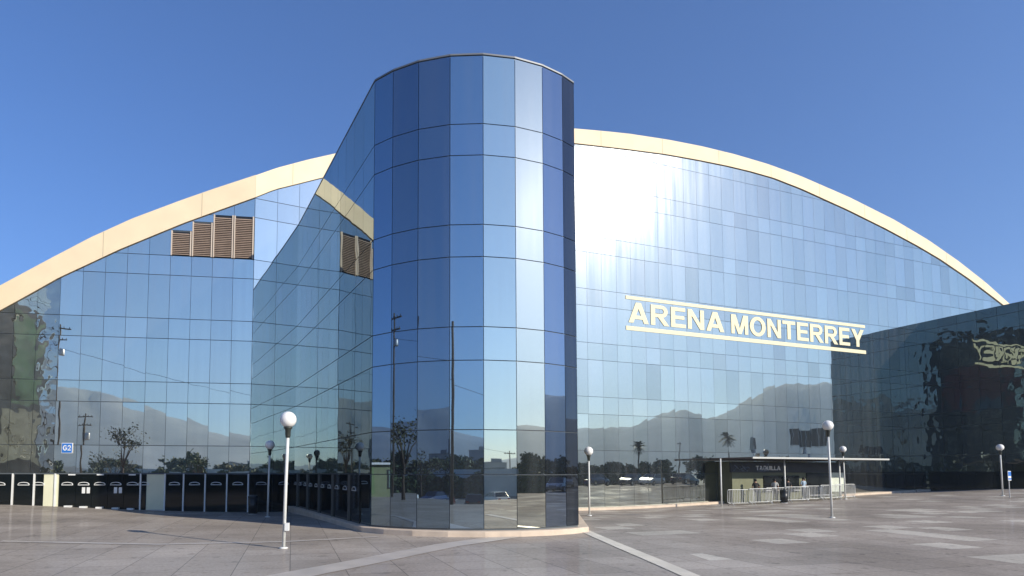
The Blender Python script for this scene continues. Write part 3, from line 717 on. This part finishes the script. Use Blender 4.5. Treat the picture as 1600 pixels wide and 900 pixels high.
for px, off, z1 in ((1127, 3.0, 3.14), (1227, 3.0, 3.14), (1313, 3.0, 3.14)):
    s, _ = RW.hit(px, 770, off); p = RW.p(s, 0, off); g = gz(p.x, p.y); mb = MB()
    mb.tube([(p.x, p.y, g - .1), (p.x, p.y, z1)], .055, 8); adopt(mb.build('canopy_post', [POLE], None, True), bt)

BARM = mat('pale_barrier_paint', (.66, .66, .62), .5, var=.1, scale=6)
def barrier_proto():
    t = thing('crowd_barrier', 'x', 'crowd barrier', (0, 0, 0))
    mb = MB(); w, h, r = 2.2, 1.1, .12; z0 = .18; pts = []
    for cx_, cz_, a0 in ((w / 2 - r, h - r, 0), (-w / 2 + r, h - r, 90), (-w / 2 + r, z0 + r, 180), (w / 2 - r, z0 + r, 270)):
        for a in (0, 30, 60, 90): q = math.radians(a0 + a); pts.append((cx_ + r * math.cos(q), 0, cz_ + r * math.sin(q)))
    pts.append(pts[0]); mb.tube(pts, .022, 6); mb.build('frame', [BARM], t, True)
    mb = MB()
    for i in range(15): x = -w / 2 + w * (i + 1) / 16; mb.tube([(x, 0, z0), (x, 0, h)], .017, 5, cap=False)
    mb.build('bars', [BARM], t)
    for x in (-.8, .8):
        mb = MB(); mb.tube([(x, -.3, .0), (x, -.1, z0), (x, .1, z0), (x, .3, .0)], .018, 5); mb.build('foot', [METAL], t)
    return t
bp_ = barrier_proto()
blabels = ['crowd barrier at the far left end of the row, before the glass wall', 'crowd barrier beside the left canopy post', 'crowd barrier before the left ticket window', 'crowd barrier just left of the black litter bin', 'crowd barrier just right of the black litter bin', 'crowd barrier before the pale notice board', 'crowd barrier at the right end of the row by the globe lamp']
sb0, sb1 = RW.hit(1139, 785, 3.35)[0], RW.hit(1338, 777, 3.35)[0]
for i in range(7):
    s = sb0 + 1.1 + (sb1 - sb0 - 2.2) * i / 6; off = 3.35 + random.uniform(-.05, .05) + .12 * (i % 2); p = RW.p(s, 0, off)
    o = bp_ if i == 0 else copy_tree(bp_)
    o.location = (p.x, p.y, gz(p.x, p.y)); o.rotation_euler = (0, 0, .362 + random.uniform(-.08, .08)); tag(o, blabels[i], 'crowd barrier', 'crowd barriers at the ticket booth')
def bin_at(p, label, h=.85):
    t = thing('litter_bin', label, 'litter bin', p)
    mb = MB(); mb.lathe([(0, .03), (.24, .03), (.27, h * .88), (.25, h * .88), (.2, .1), (0, .1)], n=18); mb.build('body', [BLACK], t, True)
    mb = MB(); mb.lathe([(.28, h * .87), (.285, h * .93), (.2, h), (.12, h), (.12, h * .9), (.27, h * .87)], n=18); mb.build('lid', [BLACK], t, True)
    mb = MB(); mb.lathe([(0, 0), (.26, 0), (.26, .04), (0, .04)], n=18); mb.build('base', [METAL], t); return t
bin_at(ground_hit(1225, 786), 'black litter bin in front of the crowd barriers', .95)
bin_at(ground_hit(395, 803.5), 'black litter bin beside the shaded gate doors', 1.05)

# road sign near the right edge
p = ground_hit(1577, 763); t6 = (40.0) / p.y
pp = Vector((p.x * t6, 40.0, 0)); pp.z = gz(pp.x, pp.y)
t = thing('parking_sign', 'small blue and white sign on a thin post near the right edge', 'sign', pp, .5)
mb = MB(); mb.tube([(0, 0, 0), (0, 0, 1.75)], .03, 8); mb.build('post', [METAL], t)
mb = MB(); mb.box((0, -.04, 1.42), (.46, .02, .62)); mb.build('panel', [WHITE], t)
mb = MB(); mb.box((0, -.055, 1.55), (.40, .012, .28)); mb.box((0, -.055, 1.22), (.40, .012, .1)); mb.build('blue_field', [BLUE], t)

# ------------------------------------------------------------------ people at the ticket windows
SKIN = mat('skin', (.36, .21, .14), .6); HAIRM = mat('dark_hair', (.012, .009, .008), .7)
def cloth(name, c): return mat(name, c, .85, var=.15, scale=6)
def person(loc, rz, shirt, trousers, label, h=1.70, arm=0.0, step=.1):
    t = thing('person', label, 'person', loc, rz); k = h / 1.70
    J = {'pel': (0, 0, .93), 'wa': (0, -.01, 1.08), 'ch': (0, -.01, 1.28), 'sh': (0, 0, 1.40), 'nk': (0, -.01, 1.47), 'hd0': (0, -.025, 1.55), 'hd1': (0, -.02, 1.64), 'hd2': (0, -.01, 1.685)}
    for s, q in ((-1, 'l'), (1, 'r')):
        f = step * s
        J.update({q + 'hp': (.09 * s, 0, .88), q + 'kn': (.10 * s, -.03 + f * .5, .49), q + 'an': (.105 * s, .02 + f, .09), q + 'to': (.12 * s, -.13 + f, .035),
                  q + 'so': (.17 * s, 0, 1.385), q + 'el': (.215 * s, .03 - arm * .12, 1.12), q + 'wr': (.20 * s, -.05 - arm * .3, .90 + arm * .25), q + 'hn': (.195 * s, -.08 - arm * .36, .81 + arm * .32)})
    names = list(J); E_ = [('pel', 'wa'), ('wa', 'ch'), ('ch', 'sh'), ('sh', 'nk'), ('nk', 'hd0'), ('hd0', 'hd1'), ('hd1', 'hd2')]
    for q in 'lr': E_ += [('pel', q + 'hp'), (q + 'hp', q + 'kn'), (q + 'kn', q + 'an'), (q + 'an', q + 'to'), ('sh', q + 'so'), (q + 'so', q + 'el'), (q + 'el', q + 'wr'), (q + 'wr', q + 'hn')]
    R_ = {'pel': (.15, .105), 'wa': (.135, .095), 'ch': (.16, .11), 'sh': (.10, .075), 'nk': (.055, .055), 'hd0': (.072, .085), 'hd1': (.08, .098), 'hd2': (.05, .06)}
    for q in 'lr': R_.update({q + 'hp': (.088, .09), q + 'kn': (.06, .062), q + 'an': (.042, .045), q + 'to': (.038, .03), q + 'so': (.06, .06), q + 'el': (.044, .044), q + 'wr': (.03, .03), q + 'hn': (.03, .04)})
    me = bpy.data.meshes.new('body'); me.from_pydata([tuple(c * k for c in J[n]) for n in names], [(names.index(a), names.index(b)) for a, b in E_], [])
    o = bpy.data.objects.new('body', me); COL.objects.link(o)
    md = o.modifiers.new('skin', 'SKIN'); md.use_smooth_shade = True
    for i, n in enumerate(names): me.skin_vertices[0].data[i].radius = tuple(r * k for r in R_[n]); me.skin_vertices[0].data[i].use_root = (n == 'pel')
    o.modifiers.new('sub', 'SUBSURF').levels = 1; o.modifiers['sub'].render_levels = 1
    bpy.context.view_layer.update()
    m2 = bpy.data.meshes.new_from_object(o.evaluated_get(bpy.context.evaluated_depsgraph_get())); bpy.data.objects.remove(o)
    # a nose and brow by pulling the front of the face
    for m_ in (SKIN, shirt, trousers, BLACK): m2.materials.append(m_)
    for p_ in m2.polygons:
        z = p_.center.z / k; ax_ = abs(p_.center.x) / k; p_.use_smooth = True
        p_.material_index = 0 if z > 1.445 or (ax_ > .16 and z < 1.2) else 3 if z < .075 else 2 if z < .95 else 1
    b_ = link('body', m2, t)
    hb = MB(); hb.lathe([(.0, .098), (.05, .088), (.085, .04), (.092, .0), (.085, -.05), (.06, -.075)], (0, .018 * k, 1.625 * k), 12); hb.build('hair', [HAIRM], t, True)
    return t
s, _ = RW.hit(1211, 770, 2.2); p = RW.p(s, 0, 2.2)
person((p.x, p.y, gz(p.x, p.y)), 2.6, cloth('white_shirt', (.6, .6, .57)), cloth('dark_trousers', (.03, .03, .035)), 'person in a white shirt and dark trousers beside the middle canopy post')
s, _ = RW.hit(1232, 770, 2.0); p = RW.p(s, 0, 2.0)
person((p.x, p.y, gz(p.x, p.y)), 2.9, cloth('black_shirt', (.02, .02, .022)), cloth('black_trousers', (.02, .02, .024)), 'person in dark clothes standing right of the middle canopy post', 1.66, .2)
s, _ = RW.hit(1256, 770, 2.3); p = RW.p(s, 0, 2.3)
person((p.x, p.y, gz(p.x, p.y)), 3.3, cloth('pale_blue_shirt', (.35, .45, .55)), cloth('grey_trousers', (.12, .13, .15)), 'person in a pale blue shirt waiting before the dark ticket window', 1.72, .5)
s, _ = RW.hit(1181, 770, 2.1); p = RW.p(s, 0, 2.1)
person((p.x, p.y, gz(p.x, p.y)), 3.0, cloth('dark_jacket', (.025, .022, .02)), cloth('dark_jeans', (.02, .025, .04)), 'person in a dark jacket at the left ticket window', 1.74, .3)

# ------------------------------------------------------------------ what the glass reflects: street, cars, trees, hills
def facet_reflect(kind, px, py, D):
    """where the ray of a photo pixel goes after one bounce: D metres (in plan) beyond the glass"""
    if kind == 'L': w = LW; n = w.n; o = w.o
    elif kind == 'R': w = RW; n = w.n; o = w.o
    else:
        a, b = tw[kind], tw[kind + 1]; u = (b - a).normalized(); n = Vector((u.y, -u.x, 0)); o = Vector((a.x, a.y, 0))
    r = ray(px, py); c0 = Vector((0, 0, EYE)); t = (o - c0).dot(n) / r.dot(n); P = c0 + r * t
    q = r - n * (2 * r.dot(n)); return P + q * (D / Vector((q.x, q.y)).length)

# hills all round the back, higher to the far right
HILL = mat('limestone_hillside', (.22, .225, .215), .95, var=.25, scale=.01)
prof = [(-115, 3.5), (-80, 4.0), (-50, 5.2), (-30, 6.3), (-20, 6.9), (-17, 6.9), (-14, 6.8), (-11, 5.8), (-8, 5.0), (-5, 4.2), (-2, 3.4), (2, 2.3), (8, 1.5), (20, 1.2), (33, 2.2), (42, 3.6), (47, 4.5), (52, 4.4), (56, 4.2), (60, 4.6), (62, 5.3), (64, 6.2), (66, 5.4), (68, 6.1), (70, 7.1), (73, 7.7), (78, 7.2), (90, 5.5), (115, 3.8)]
mb = MB(); vs = []; na = 420; R0 = 1500
nz_ = rng.normal(size=(6, na)); ridge = np.zeros(na)
for o_, kk in enumerate((4, 9, 20, 45)):
    ridge += np.interp(np.linspace(0, kk * 3, na), np.arange(kk * 3 + 2), rng.normal(size=kk * 3 + 2)) * (.3, .2, .16, .13)[o_]
for i in range(na):
    az = -115 + 230 * i / (na - 1); el = np.interp(az, [p[0] for p in prof], [p[1] for p in prof]) + ridge[i] * .9
    hh = max(10, R0 * math.tan(math.radians(max(el, .6))))
    a = math.radians(az); d = Vector((math.sin(a), -math.cos(a), 0))
    for k_, (rr_, fz) in enumerate(((.62, .0), (.72, .28), (.85, .66), (.95, .9), (1.0, 1.0), (1.06, .8), (1.12, .0))):
        jit = 1 + .05 * math.sin(az * 1.7 + k_ * 2) * (0 < k_ < 4)
        vs.append((d.x * R0 * rr_, 20 + d.y * R0 * rr_, -2 + hh * fz * jit))
fs = [(i * 7 + k_, (i + 1) * 7 + k_, (i + 1) * 7 + k_ + 1, i * 7 + k_ + 1) for i in range(na - 1) for k_ in range(6)]
mb.mesh(vs, fs); o = mb.build('hills', [HILL], None, True); o['kind'] = 'structure'

# trees
def tree_mesh(seed, h, spread, n, leafm, bare=0.0, clump=.34):
    rd = random.Random(seed); tb = MB(); cb = MB()
    th = h * .38; tips = []
    tb.tube([(0, 0, -.1), (.05, .02, th * .5), (0, .04, th)], [.16, .12, .1], 7)
    for i in range(7):
        a = i * 2.4 + rd.uniform(-.4, .4); e = rd.uniform(.45, 1.2); L_ = h * rd.uniform(.3, .5)
        q = Vector((math.cos(a) * math.cos(e) * L_ * spread, math.sin(a) * math.cos(e) * L_ * spread, th + math.sin(e) * L_)); mid = Vector((q.x * .45, q.y * .45, th + (q.z - th) * .6))
        tb.tube([(0, .03, th * .85), mid, q], [.075, .05, .02], 5); tips.append((mid, q))
        for j in range(4):
            b = mid.lerp(q, rd.uniform(.2, 1)); e2 = b + Vector((rd.uniform(-1, 1), rd.uniform(-1, 1), rd.uniform(.0, 1))) * h * .16
            tb.tube([b, e2], [.025, .008], 4); tips.append((b, e2))
    for _ in range(n):
        a, b = rd.choice(tips); c = a.lerp(b, rd.uniform(.25, 1.1)) + Vector((rd.gauss(0, 1), rd.gauss(0, 1), rd.gauss(0, .8))) * h * .05
        nrm = Vector((rd.uniform(-1, 1), rd.uniform(-1, 1), rd.uniform(-.4, 1))).normalized(); u = nrm.orthogonal().normalized(); v = nrm.cross(u); s_ = clump * rd.uniform(.5, 1.2)
        cb.face([c + u * s_ * .6, c + v * s_ * .35 + u * .1 * s_, c - u * s_ * .6, c - v * s_ * .35])
    return tb, cb
def make_tree(name, label, cat, loc, seed, h, spread=1.0, n=900, leafm=LEAF, clump=.34, group=None):
    t = thing(name, label, cat, loc, random.uniform(0, 6), group); tb, cb = tree_mesh(seed, h, spread, n, leafm, clump=clump)
    tb.build('trunk', [BARK], t, True); cb.build('crown', [leafm], t); return t
protos = []
def ring_pos(az, r): a = math.radians(az); return (2 + math.sin(a) * r, 18 - math.cos(a) * r, -1.5)
kinds = [(11, 6.6, 1.35, 3200, LEAF), (12, 7.8, 1.05, 3000, LEAF), (13, 5.6, 1.6, 2800, LEAF2), (14, 6.4, 1.3, 1600, LEAF2)]
TG = 'street trees beyond the parking lot, seen mirrored in the glass'
i = 0
for az in np.arange(-95, 100, 3.1):
    if 18 < az < 34 and i % 3: i += 1; continue
    k = i % 4; az_ = az + random.uniform(-1.5, 1.5); r = random.uniform(74, 100)
    lab = ('broad dark green street tree beyond the parking lot, mirrored in the glass', 'taller dark green street tree beyond the parking lot, mirrored in the glass', 'low spreading olive street tree beyond the parking lot, mirrored in the glass', 'thin olive street tree beyond the parking lot, mirrored in the glass')[k]
    if i < 4:
        t = make_tree('street_tree', lab, 'tree', ring_pos(az_, r), kinds[k][0], kinds[k][1], kinds[k][2], kinds[k][3], kinds[k][4], .6, TG); protos.append(t)
    else:
        t = copy_tree(protos[k], None, ring_pos(az_, r), random.uniform(0, 6)); f = random.uniform(.8, 1.15); t.scale = (f * 1.1, f * 1.1, f)
    i += 1
# bare tree left of the prow, near
p = facet_reflect(1, 632, 700, 26); pt = Vector((p.x, p.y, gz(p.x, p.y)))
make_tree('sparse_tree', 'sparse brown leaved tree on the left of the plaza, mirrored in the prow', 'tree', pt, 21, 7.6, .8, 420, LEAF2, .22)
p = facet_reflect('L', 175, 715, 62); make_tree('sparse_tree', 'thin pale crowned tree behind the parking lot, mirrored above the gate doors', 'tree', (p.x, p.y, -1.5), 22, 7.2, 1.25, 500, LEAF2, .28)
p = facet_reflect('L', 305, 715, 50); make_tree('round_tree', 'small tree with a clipped loose crown, mirrored above the dark doors', 'tree', (p.x, p.y, -1.5), 23, 6.3, .7, 420, LEAF, .32)

def palm(loc, h, label):
    t = thing('palm_tree', label, 'palm tree', loc, 0, 'palm trees mirrored in the glass'); mb = MB(); rd = random.Random(int(h * 100))
    mb.tube([(0, 0, -.1), (.06, 0, h * .5), (.02, 0, h)], [.17, .13, .12], 8); mb.build('trunk', [BARK], t, True)
    cb = MB()
    for i in range(52):
        a = i * 2.4; e = rd.uniform(-.9, 1.1); L_ = rd.uniform(1.0, 1.45); d = Vector((math.cos(a) * math.cos(e), math.sin(a) * math.cos(e), math.sin(e))); s_ = Vector((-math.sin(a), math.cos(a), 0))
        p0 = Vector((.02, 0, h)); p1 = p0 + d * L_ * .55; p2 = p0 + d * L_ + Vector((0, 0, -.3))
        for j in range(9):
            u_ = j / 8; q = p0.lerp(p1, u_ * 2) if u_ < .5 else p1.lerp(p2, u_ * 2 - 1)
            for sg_ in (-1, 1):
                tip = q + s_ * sg_ * (.46 * (1 - abs(u_ - .55))) + d * .22 + Vector((0, 0, -.1)); cb.face([q, q + d * .15, tip])
    cb.build('crown', [LEAF], t); return t
def env_palm(k, px, ptop, D, label):
    p = facet_reflect(k, px, ptop, D); palm((p.x, p.y, -1.5), p.z + 1.5 - .9, label)
env_palm(4, 826, 684, 70, 'palm tree with a round dense head, mirrored in the prow')
env_palm('R', 997, 690, 70, 'palm tree mirrored in the glass right of the prow')
env_palm('R', 1136, 676, 66, 'palm tree mirrored above the ticket canopy')

# utility poles and wires
WOOD = mat('weathered_wood_pole', (.11, .085, .06), .85, var=.2, scale=4); WIRE = mat('black_cable', (.015, .015, .015), .6)
def upole(p, ztop, label, arms=2, r=.15):
    h = ztop - p[2]; t = thing('utility_pole', label, 'utility pole', p, random.uniform(-.4, .4), 'utility poles mirrored in the glass')
    mb = MB(); mb.tube([(0, 0, -.1), (0, 0, h)], [r, r * .7], 9); mb.build('pole', [WOOD], t, True)
    for i in range(arms):
        mb = MB(); mb.box((0, -.12, h - .4 - i * 1.1), (1.9 - .5 * i, .1, .12))
        for x in (-.8, -.3, .3, .8): mb.tube([(x * (1 - .25 * i), -.12, h - .34 - i * 1.1), (x * (1 - .25 * i), -.12, h - .18 - i * 1.1)], .035, 6)
        mb.build('crossarm', [WOOD], t)
    if arms > 1:
        mb = MB(); mb.lathe([(0, 0), (.2, 0), (.22, .1), (.22, .6), (.18, .68), (0, .68)], (.32, 0, h - 3.1), 12); mb.build('transformer', [METAL], t, True)
    return t
poles = []
def env_pole(k, px, ptop, D, label, arms=2, r=.15):
    p = facet_reflect(k, px, ptop, D); b = (p.x, p.y, gz(p.x, p.y) if p.y > -15 else -1.5); upole(b, p.z, label, arms, r); poles.append(Vector((p.x, p.y, p.z - .3)))
env_pole(3, 707, 502, 32, 'tall plain utility pole behind the plaza, mirrored up the middle of the prow', 0, .16)
env_pole('L', 129, 646, 44, 'utility pole with two crossarms, mirrored beside the G2 sign', 2, .12)
env_pole(1, 616, 490, 33, 'utility pole with crossarms left of the plaza, mirrored in the prow', 2, .10)
env_pole(4, 797, 705, 80, 'far utility pole mirrored low in the prow', 1, .12)
env_pole('R', 1060, 690, 70, 'far utility pole mirrored in the wall below the sign', 1, .12)
def wire(a, b, sag, label):
    pts = [a.lerp(b, i / 14) + Vector((0, 0, -sag * 4 * (i / 14) * (1 - i / 14))) for i in range(15)]
    mb = MB(); mb.tube(pts, .022, 4); o = mb.build('overhead_cable', [WIRE]); tag(o, label, 'cable', 'overhead cables mirrored in the glass')
wire(poles[0] + Vector((0, 0, -5.0)), poles[2] + Vector((0, 0, -2.0)), .6, 'lower overhead cable between the tall plain pole and the pole left of the plaza')
wire(poles[0] + Vector((0, 0, -5.4)), poles[3], 1.2, 'overhead cable from the tall plain pole away across the parking lot')

# billboards
def billboard(k, px, py, D, w, h, label, yaw=0.0):
    p = facet_reflect(k, px, py, D); d = math.atan2(p.x, -(p.y - 30)); t = thing('billboard', label, 'billboard', (p.x, p.y, -1.5), d + yaw, 'billboards mirrored in the glass'); hz = p.z + 1.5
    mb = MB(); mb.tube([(0, 0, 0), (0, 0, hz - h / 2)], .3, 10); mb.build('post', [METAL], t, True)
    mb = MB(); mb.box((0, 0, hz), (w, .3, h)); mb.build('panel', [mat('billboard_back', (.035, .04, .035), .8)], t)
    mb = MB()
    for i in range(6): x = -w / 2 + w * (i + .5) / 6; mb.box((x, .2, hz), (.1, .12, h + .5))
    mb.box((0, .3, hz - h / 2 - .2), (w, .6, .08)); mb.build('frame', [METAL], t); return t
billboard('R', 1262, 684, 95, 6.6, 3.6, 'wide dark billboard mirrored left of the tall lamp globe')
billboard('R', 1178, 693, 90, 2.0, 2.2, 'small billboard mirrored above the canopy', 1.1)

# perimeter wall, hedges, low shed and kiosk
PW = mat('whitewashed_wall', (.62, .61, .57), .8, var=.1, scale=.5)
def arc_wall(az0, az1, r, h, w):
    mb = MB(); n = int((az1 - az0) / 2) + 1; vs = []
    for i in range(n):
        a = az0 + (az1 - az0) * i / (n - 1)
        for rr_, z in ((r, -1.6), (r, h), (r + w, h), (r + w, -1.6)): q = ring_pos(a, rr_); vs.append((q[0], q[1], z))
    mb.mesh(vs, [(i * 4 + k, i * 4 + k + 1, (i + 1) * 4 + k + 1, (i + 1) * 4 + k) for i in range(n - 1) for k in range(3)]); return mb
mb = arc_wall(-60, 52, 66, 2.7, .25); o = mb.build('perimeter_wall', [PW]); tag(o, 'long whitewashed wall behind the parking lot, mirrored as a pale line in the prow', 'wall')
def hedge(az0, az1, r, h, label, seed):
    rd = random.Random(seed); mb = MB()
    n_ = int((az1 - az0) / 2) + 1; vs_ = []
    for i_ in range(n_):
        a_ = az0 + (az1 - az0) * i_ / (n_ - 1); hh_ = -1.5 + h * (.78 + .12 * math.sin(a_ * 1.3))
        for r_, z_ in ((r - .5, -1.6), (r - .5, hh_), (r + .5, hh_), (r + .5, -1.6)): q_ = ring_pos(a_, r_); vs_.append((q_[0], q_[1], z_))
    mb.mesh(vs_, [(i_ * 4 + k_, i_ * 4 + k_ + 1, (i_ + 1) * 4 + k_ + 1, (i_ + 1) * 4 + k_) for i_ in range(n_ - 1) for k_ in range(3)])
    for _ in range(int((az1 - az0) * 170)):
        a = rd.uniform(az0, az1); q = Vector(ring_pos(a, r + rd.gauss(0, .6))); z = -1.5 + rd.random() ** .7 * h * (1 + .2 * math.sin(a * 1.3)); q.z = z
        nrm = Vector((rd.uniform(-1, 1), rd.uniform(-1, 1), rd.uniform(-.5, 1))).normalized(); u = nrm.orthogonal().normalized(); v = nrm.cross(u); s_ = rd.uniform(.2, .5)
        mb.face([q + u * s_, q + v * s_ * .6, q - u * s_, q - v * s_ * .6])
    o = mb.build('hedge', [LEAF]); tag(o, label, 'hedge', 'hedges round the parking lot')
hedge(-72, -26, 63, 3.6, 'dark hedge at the left of the parking lot, mirrored above the gate doors', 1)
hedge(-25, 14, 63, 3.4, 'dark hedge along the middle of the white wall, mirrored low in the prow', 2)
hedge(30, 92, 64, 4.0, 'dark hedge at the right of the parking lot, mirrored below the sign', 3)

KW = mat('olive_kiosk_wall', (.17, .19, .10), .7, var=.15, scale=2)
CARG0 = mat('city_window_glass', (.02, .025, .03), .08, spec=.6)
CITY = [mat('city_plaster_a', (.34, .32, .29), .8, var=.1, scale=.1), mat('city_plaster_b', (.20, .20, .21), .8, var=.1, scale=.1)]
for i, (az, r_, w_, h_, d_) in enumerate(((-32.6, 240, 9, 11, 0), (-31.0, 260, 6, 18, 1), (-5.2, 230, 12, 8, 0), (-3.6, 250, 7, 13, 1), (22.6, 260, 16, 8, 0))):
    q = ring_pos(az, r_); t = thing('city_building', ('pale city block', 'grey city block')[d_] + ' beyond the street trees, ' + ('mirrored left in the prow', 'narrower and taller, mirrored left in the prow', 'low and wide, mirrored mid prow', 'tall and narrow, mirrored mid prow', 'long and low, mirrored in the pale prow column', 'mirrored above the gate doors', 'mirrored near the corner lamp', 'long and low, mirrored under the sign', 'tall and narrow, mirrored under the sign', 'mirrored above the ticket canopy')[i], 'building', q, math.radians(az))
    mb = MB(); mb.box((0, 0, h_ / 2), (w_, 9, h_)); mb.build('wall', [CITY[d_]], t)
    mb = MB(); mb.box((w_ * .2, 0, h_ + .9), (w_ * .3, 3, 1.8)); mb.box((0, 0, h_ + .1), (w_ + .4, 9.4, .3)); mb.build('roof', [CITY[1 - d_]], t)
    for z in np.arange(2.0, h_ - 1.5, 3.2):
        mb = MB(); mb.box((0, 4.52, z), (w_ * .86, .06, 1.4)); mb.build('window', [CARG0], t)

KG = mat('green_kiosk_panel', (.13, .19, .07), .6, var=.2, scale=2); KS = mat('grey_green_board', (.12, .17, .14), .35, var=.2, scale=2)
p = facet_reflect(0, 598, 770, 26); kz = gz(p.x, p.y)
t = thing('info_kiosk', 'pale green information kiosk with a framed board, mirrored at the foot of the prow', 'kiosk', (p.x, p.y, kz), math.radians(84))
mb = MB(); mb.box((0, .5, 1.25), (5.2, 1.0, 2.5)); mb.build('wall', [KW], t)
mb = MB(); mb.box((0, .4, 2.62), (5.8, 1.6, .16)); mb.build('roof', [METAL], t)
mb = MB(); mb.box((-1.3, -.03, 1.4), (1.9, .06, 1.5), 1); mb.box((-1.3, -.065, 1.4), (1.7, .02, 1.3), 0); mb.build('framed_board', [KS, BLACK], t)
mb = MB(); mb.box((1.4, -.03, 1.3), (1.5, .06, 2.1)); mb.build('green_panel', [KG], t)

# cars
CARG = mat('car_window_glass', (.01, .012, .014), .05, spec=.7); TYRE = mat('tyre_rubber', (.012, .012, .012), .8); RIM = mat('wheel_rim', (.45, .45, .45), .35, metal=.8)
LAMPW = mat('headlamp', (.7, .7, .7), .15); LAMPR = mat('tail_lamp', (.25, .01, .01), .2)
def car_body():
    """lofted hull: cross sections along the length"""
    xs = [(-2.1, .35, .72, .70), (-2.02, .28, .88, .80), (-1.5, .25, .95, .86), (-1.25, .25, .98, .87), (-.4, .24, .98, .88), (.7, .24, .96, .88), (1.0, .25, .92, .87), (1.7, .27, .80, .84), (2.05, .32, .66, .74), (2.1, .36, .56, .66)]
    vs, fs = [], []
    for x, z0, z1, w in xs: vs += [(x, -w, z0), (x, -w * 1.02, (z0 + z1) / 2), (x, -w * .93, z1), (x, w * .93, z1), (x, w * 1.02, (z0 + z1) / 2), (x, w, z0)]
    n = len(xs)
    for i in range(n - 1):
        for k in range(6): fs.append((i * 6 + k, i * 6 + (k + 1) % 6, (i + 1) * 6 + (k + 1) % 6, (i + 1) * 6 + k))
    fs += [tuple(range(5, -1, -1)), tuple((n - 1) * 6 + k for k in range(6))]
    return vs, fs
def make_car(paint, label, loc, rz):
    t = thing('parked_car', label, 'car', loc, rz, 'cars parked beside the plaza'); mb = MB(); vs, fs = car_body(); mb.mesh(vs, fs)
    mb.mesh([(-1.0, -.66, 1.40), (-1.0, .66, 1.40), (.25, .66, 1.42), (.25, -.66, 1.42), (-1.0, -.66, 1.44), (-1.0, .66, 1.44), (.25, .66, 1.46), (.25, -.66, 1.46)], [(4, 7, 6, 5), (0, 4, 5, 1), (3, 2, 6, 7), (0, 3, 7, 4), (1, 5, 6, 2)])
    for x0, x1 in ((-1.45, -1.0), (1.0, .25)):
        for y in (-1, 1): mb.tube([(x0, .80 * y, .96), (x1, .65 * y, 1.42)], .035, 5)
    mb.build('body', [paint], t, False)
    mb = MB(); mb.mesh([(-1.48, -.79, .96), (-1.48, .79, .96), (1.02, .79, .93), (1.02, -.79, .93), (-1.0, -.645, 1.40), (-1.0, .645, 1.40), (.25, .645, 1.42), (.25, -.645, 1.42)], [(0, 4, 5, 1), (1, 5, 6, 2), (2, 6, 7, 3), (3, 7, 4, 0)]); mb.build('window', [CARG], t)
    for x in (-1.3, 1.3):
        for y in (-.82, .82):
            mb = MB(); mb.tube([(x, y - .09, .31), (x, y + .09, .31)], .31, 18); wh = mb.build('wheel', [TYRE], t)
            mb = MB(); mb.tube([(x, y + (.085 if y > 0 else -.105), .31), (x, y + (.105 if y > 0 else -.085), .31)], .19, 14); mb.build('rim', [RIM], wh)
    for y in (-.55, .55):
        mb = MB(); mb.box((2.09, y, .62), (.06, .3, .13)); mb.build('headlight', [LAMPW], t)
        mb = MB(); mb.box((-2.09, y, .75), (.06, .28, .14)); mb.build('tail_light', [LAMPR], t)
    return t
def carpaint(n, c): m = mat(n, c, .25, spec=.6); m.node_tree.nodes['Principled BSDF'].inputs['Coat Weight'].default_value = .6; return m
paints = [('white', (.7, .7, .68)), ('silver', (.35, .37, .38)), ('black', (.015, .015, .017)), ('dark blue', (.02, .04, .12)), ('dark red', (.16, .015, .012)), ('grey', (.12, .125, .13))]
P_ = [carpaint('car_paint_' + n.replace(' ', '_'), c) for n, c in paints]
spots = [(-31, -20, 0), (-26.6, -20, 3), (-23.4, -20, 5), (-10, -20, 2), (-4.6, -20, 4), (-1.6, -20, 2), (1.4, -20, 5), (16.4, -20, 2), (19.4, -20, 0), (22.6, -40, 3), (0, -40, 2), (10, -40, 5),
         (46.5, 25, 0), (47.5, 21.5, 2), (45, 17.5, 3), (43, 12, 5), (48, 28.6, 2), (50, 14, 1), (42, 2, 4), (41, -4, 2)]
protoc = {}
place_words = ['at the far left of the row behind the plaza', 'second in the row behind the plaza', 'third in the row behind the plaza', 'alone in the row behind the plaza', 'between two dark cars behind the camera', 'straight behind the camera', 'just right of the camera line', 'at the right of the row beside a white car', 'at the right end of the row behind the plaza', 'alone at the right of the back row', 'in the middle of the back row', 'in the back row near the white wall',
               'at the east edge of the plaza, mirrored beside the booth', 'beside the white car at the east edge of the plaza', 'third from the white car at the east edge of the plaza', 'alone at the east edge of the plaza', 'at the north end of the east edge row', 'farthest out at the east edge of the plaza', 'near the south end of the east edge', 'at the south end of the east edge']
for i, (x, y, k) in enumerate(spots):
    zc = gz(x, y) + .01 if x > 40 else -1.488
    rz = (math.pi / 2 if x < 40 else math.pi) + random.choice((0, math.pi)) + random.uniform(-.05, .05)
    lab = f'{paints[k][0]} saloon car parked {place_words[i]}'
    lab = ' '.join(lab.split()[:16])
    if k not in protoc: protoc[k] = make_car(P_[k], lab, (x, y, zc), rz)
    else:
        o = copy_tree(protoc[k], None, (x, y, zc), rz); o['label'] = lab

# ------------------------------------------------------------------ air
hz_m = bpy.data.materials.new('thin_haze'); hz_m.use_nodes = True; n = hz_m.node_tree; n.nodes.clear()
vo = n.nodes.new('ShaderNodeVolumePrincipled'); vo.inputs['Color'].default_value = (.56, .77, 1.05, 1); vo.inputs['Density'].default_value = HAZE; vo.inputs['Anisotropy'].default_value = .2
oo = n.nodes.new('ShaderNodeOutputMaterial'); n.links.new(vo.outputs[0], oo.inputs['Volume'])
mb = MB(); mb.box((0, 0, 150), (4000, 4000, 304)); o = mb.build('haze', [hz_m]); o['kind'] = 'stuff'
